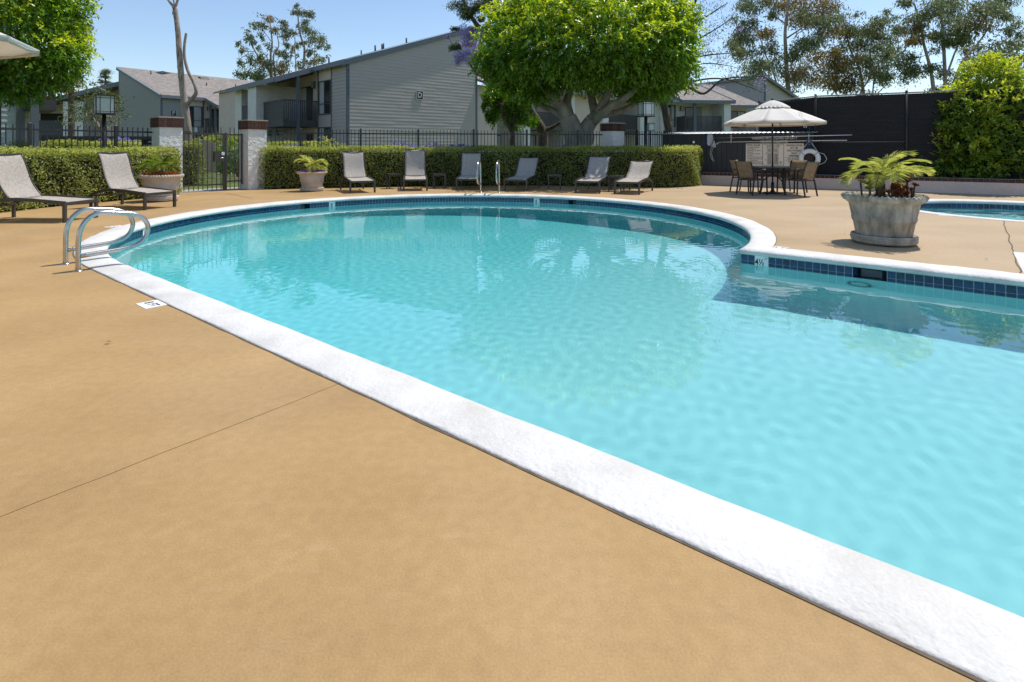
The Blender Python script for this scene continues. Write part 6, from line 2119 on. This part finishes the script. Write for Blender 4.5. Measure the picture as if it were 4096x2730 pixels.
# small trees at left
clump_tree('shrub_tree', 'loose olive green shrub tree behind the lantern post', 23.0, [([(1960, 1560), (1960, 1400), (1950, 1100), (1850, 900), (1780, 700)], .09, .03), ([(1955, 1100), (2020, 850), (2050, 500), (2060, 300)], .06, .02), ([(1955, 1050), (1840, 830), (1700, 830)], .05, .02)],
    [(1800, 450, 250, 130), (2050, 360, 190, 120), (1850, 200, 110, 50), (1500, 620, 180, 130), (1700, 720, 230, 150), (1600, 880, 220, 110), (1370, 800, 120, 120), (2200, 500, 160, 140), (2250, 700, 160, 140), (2180, 900, 170, 110), (1960, 620, 200, 140), (2450, 820, 90, 50), (1650, 300, 90, 50), (1270, 950, 60, 60), (2330, 430, 100, 60)],
    (0, 300), .2041, M['barkp'], .10, .42, 26, 29, mats={0: M['smallgreen']}, spread=.03, droop=.3, twig=.02, sub=4, tight=.55)
clump_tree('bronze_tree', 'tall bronze leaved tree behind the leafy crown at the pale balcony block', 42.0, [([(840, 1300), (840, 1000), (850, 700), (900, 300), (800, 60)], .25, .08), ([(850, 700), (950, 500), (1000, 350)], .1, .04)],
    [(960, 290, 100, 60), (1000, 370, 90, 70), (760, 30, 90, 60, 0), (700, 90, 90, 60, 0), (960, 460, 80, 50), (800, 850, 110, 80), (860, 900, 90, 90), (800, 1000, 120, 90), (850, 1080, 90, 50), (700, 950, 120, 120), (640, 200, 160, 160), (900, 240, 80, 40)],
    (0, 0), .34, M['barkd'], .22, .35, 170, 30, mats={0: M['eucb']}, spread=.03, droop=.4, twig=.03)
clump_tree('conifer_tree', 'small dark conifer with tiered rounded tufts beyond the shrub tree', 60.0, [([(1240, 1300), (1240, 1000), (1240, 900), (1240, 830)], .14, .05)],
    [(1240, 845, 45, 22), (1240, 880, 55, 22), (1210, 905, 38, 16), (1270, 908, 38, 16), (1205, 970, 34, 16), (1275, 965, 36, 16), (1230, 985, 55, 16), (1240, 1030, 60, 22)],
    (0, 0), .34, M['barkd'], .20, .3, 900, 31, mats={0: M['euc']}, spread=.004, droop=0.0, twig=.03, tight=.5)
# bare pruned trunk
bt = thing('bare_tree', 'bare pruned eucalyptus trunk forking upward beyond the gate', 'tree', (W(757, 0, 33).x, 33, -.03))
w3 = lambda nx, ny: W(nx, ny, 33)
limbs_mesh(bt, [([Vector((bt.location.x, 33, -.1)), w3(757, 600), w3(752, 520), w3(742, 440), w3(738, 410)], .20, .20), ([w3(740, 420), w3(728, 330), w3(718, 220), w3(712, 130), w3(702, 50), w3(696, 25)], .20, .12), ([w3(697, 30), w3(680, 10), w3(660, -20)], .09, .06), ([w3(699, 32), w3(708, 10), w3(715, -20)], .08, .06), ([w3(698, 25), w3(695, 5), w3(690, -15)], .05, .03), ([w3(742, 425), w3(765, 400), w3(785, 370), w3(775, 330), w3(752, 285), w3(738, 230), w3(738, 180), w3(745, 133)], .13, .07)], M['barkp'], n=14)
mb = MB()
rr_ = random.Random(4)
for k in range(70):
    f = rr_.random()
    p = w3(740 - 42 * f + rr_.uniform(-6, 6), 420 - 390 * f) if k % 3 else w3(757 - 12 * f + rr_.uniform(-8, 8), 600 - 160 * f)
    p.y -= .14
    mb.bar(p - Vector(bt.location), p - Vector(bt.location) + Vector((rr_.uniform(-.04, .04), rr_.uniform(-.06, 0), -rr_.uniform(.08, .25))), .03, .008)
mb.build('peeling_bark', M['barkd'], bt)

# ------------------------------------------------------------------ shrubs and flowers beyond the fence
def bush(name, label, c, r, h, dens, leaf, m, m2, seed, cat='shrub', group=None):
    t = thing(name, label, cat, (c[0], c[1], -.03), 0, group)
    lobes_foliage(t, [(c[0], c[1], h * .5, r, r * .9, h * .52), (c[0] + r * .4, c[1], h * .45, r * .7, r * .7, h * .45), (c[0] - r * .4, c[1] - .1, h * .42, r * .7, r * .7, h * .44)], dens, leaf, .5, m, m2, seed, .14, 6, .05, .3, .5, .4, .1, names=('foliage', 'sun_tinted_sprigs'))
    mb = MB()
    for k in range(4):
        mb.tube([(0, 0, 0), (r * .4 * math.cos(k * 1.6), r * .4 * math.sin(k * 1.6), h * .6)], [.03, .012], 6)
    mb.build('stems', M['barkd'], t)
bush('round_bush', 'round lime bush beyond the fence at the corner of the grey block', (W(1305, 0, 23.5).x, 23.5), .75, 1.55, 60, .09, M['lime'], M['hedgetop'], 41)
bush('garden_bush', 'dark leafy bush on the lawn seen through the gate side panel', (W(950, 0, 24).x, 24), .75, 1.75, 60, .10, M['ficus'], M['ficusl'], 42)
bush('garden_bush', 'broad leafy bush behind the arched screen on the lawn', (W(885, 0, 30).x, 30), 1.5, 1.85, 40, .11, M['shrub'], M['ficusl'], 43)
bush('garden_bush', 'low bush at the foot of the bare trunk beyond the gate', (W(735, 0, 31).x, 31), .6, 1.0, 50, .09, M['shrub'], M['lime'], 44)
for k, (nx, h_, r_) in enumerate(((3700, .95, .28), (3770, .8, .25), (3830, .9, .3))):
    p_ = wpt(wx(nx, .6), .55)
    bush('bed_plant', 'small dark plant in the bed at the foot of the black court fence', (p_.x, p_.y), r_, h_, 60, .09, M['ficus'], M['shrub'], 50 + k, 'plant', 'small plants along the court fence')
def agapanthus(label, pts, Y, seed, group):
    rng = random.Random(seed)
    for nx, ny in pts:
        p = W(nx, ny, Y + rng.uniform(-.3, .3))
        t = thing('agapanthus', label, 'flowers', (p.x, p.y, -.03), 0, group)
        n = 90
        u = nrm(np.random.default_rng(rng.randint(0, 999)).normal(0, 1, (n, 3)) + np.array([0, 0, .3]))
        hz = p.z + .03
        obj('flower_head', leaf_mesh('flower_head', u * .05 + [0, 0, hz], u, nrm(np.cross(u, [.3, .5, .2])), .085, .03), M['agafl'], t)
        mb = MB()
        mb.tube([(0, 0, 0), (.02, 0, hz * .6), (0, 0, hz)], .008, 5)
        mb.build('stalk', M['smallgreen'], t)
        a = np.arange(14) * 2.4
        D = np.stack([np.cos(a), np.sin(a), np.full(14, 1.3)], -1)
        obj('leaves', leaf_mesh('leaves', np.zeros((14, 3)), D, np.stack([-np.cos(a) * 1.3, -np.sin(a) * 1.3, np.full(14, 1.)], -1), .55, .04, .1, .5), M['smallgreen'], t)
agapanthus('lilac agapanthus head above the hedge in front of the siding gable', [(1565, 588), (1580, 578), (1590, 590), (1610, 580), (1618, 586), (1645, 588), (1662, 590), (1678, 592), (1705, 594), (1718, 584), (1730, 592), (1738, 580), (1752, 596), (1765, 594), (1808, 590), (1822, 594), (1835, 590), (1850, 588), (1800, 596)], 20.6, 1, 'agapanthus in front of the gable')
agapanthus('shaded agapanthus head behind the hedge near the weeping tree', [(1870, 592), (1885, 594), (1900, 592), (1915, 594), (1928, 594), (1970, 597), (1985, 594), (2095, 598), (2118, 596), (2255, 590), (2345, 590), (1950, 598)], 20.8, 2, 'agapanthus in the ficus shade')
agapanthus('lilac agapanthus head beyond the fence between the lantern post and gate pillar', [(425, 566), (470, 560), (480, 566), (505, 562), (512, 570), (538, 575), (545, 572), (550, 592), (540, 590), (410, 565)], 19.5, 3, 'agapanthus near the gate pillar')
agapanthus('violet agapanthus head beyond the fence in front of the closed umbrella', [(1110, 598), (1130, 592), (1145, 594), (1160, 590), (1175, 592), (1190, 588), (1120, 596), (1150, 597)], 22.8, 4, 'agapanthus by the closed umbrella')
fc = W(560, 0, 18.6)
fl = thing('flax_clump', 'spiky arching strap-leaved clump beyond the fence beside the gate pillar', 'plant', (fc.x, 18.6, -.03))
nr_ = np.random.default_rng(9)
n = 420
a = nr_.uniform(0, 6.28, n)
el = nr_.uniform(.5, 1.4, n)
D = np.stack([np.cos(a) * np.cos(el), np.sin(a) * np.cos(el), np.sin(el)], -1)
B = np.stack([nr_.normal(0, .35, n), nr_.normal(0, .25, n), nr_.uniform(.2, .7, n)], -1)
obj('strap_leaves', leaf_mesh('strap_leaves', B, D, np.stack([-np.cos(a) * np.sin(el), -np.sin(a) * np.sin(el), np.cos(el)], -1), nr_.uniform(.5, 1.0, n), .045, .1, .55), M['lime'], fl)
mb = MB()
mb.lathe([(.25, 0), (.3, .3), (.1, .7), (0, .75)], 10)
mb.build('crown_base', M['smallgreen'], fl)
# leaf litter along the hedge foot and stray leaves on the deck
nr_ = np.random.default_rng(12)
n = 900
s = nr_.uniform(0, 1, n)
lx = -7 + 12.2 * s
ly = 16.75 + 1.15 * np.sin(s * 3.1) ** .8 - np.abs(nr_.normal(0, .10, n))
lit = leaf_mesh('leaf_litter', np.stack([lx, ly, np.full(n, .008)], -1), np.stack([nr_.normal(0, 1, n), nr_.normal(0, 1, n), np.full(n, .05)], -1), np.stack([nr_.normal(0, .2, n), nr_.normal(0, .2, n), np.ones(n)], -1), .05, .025, .05, .02)
M['litter'] = leafmat('dry leaves', (.07, .045, .02), (.28, .19, .09), 0, .8)
obj('leaf_litter', lit, M['litter'], kind='stuff', label='scattered dry leaves along the foot of the back hedge', cat='leaves')
pts = [(420, 1376), (3625, 1003), (3955, 1043), (3385, 940)]
for i, (nx, ny) in enumerate(pts):
    p = G(nx, ny)
    me = leaf_mesh('fallen_leaf', np.array([[0, 0, .01]]), np.array([[math.cos(i), math.sin(i), .1]]), np.array([[0.1, 0, 1]]), .045, .02, .1, .1)
    obj('fallen_leaf', me, M['litter'], None, 'small dry leaf lying on the open deck', 'leaf', 'stray leaves on the deck', loc=(p.x, p.y, .016 if abs(nx - 1700) < 60 else .004))
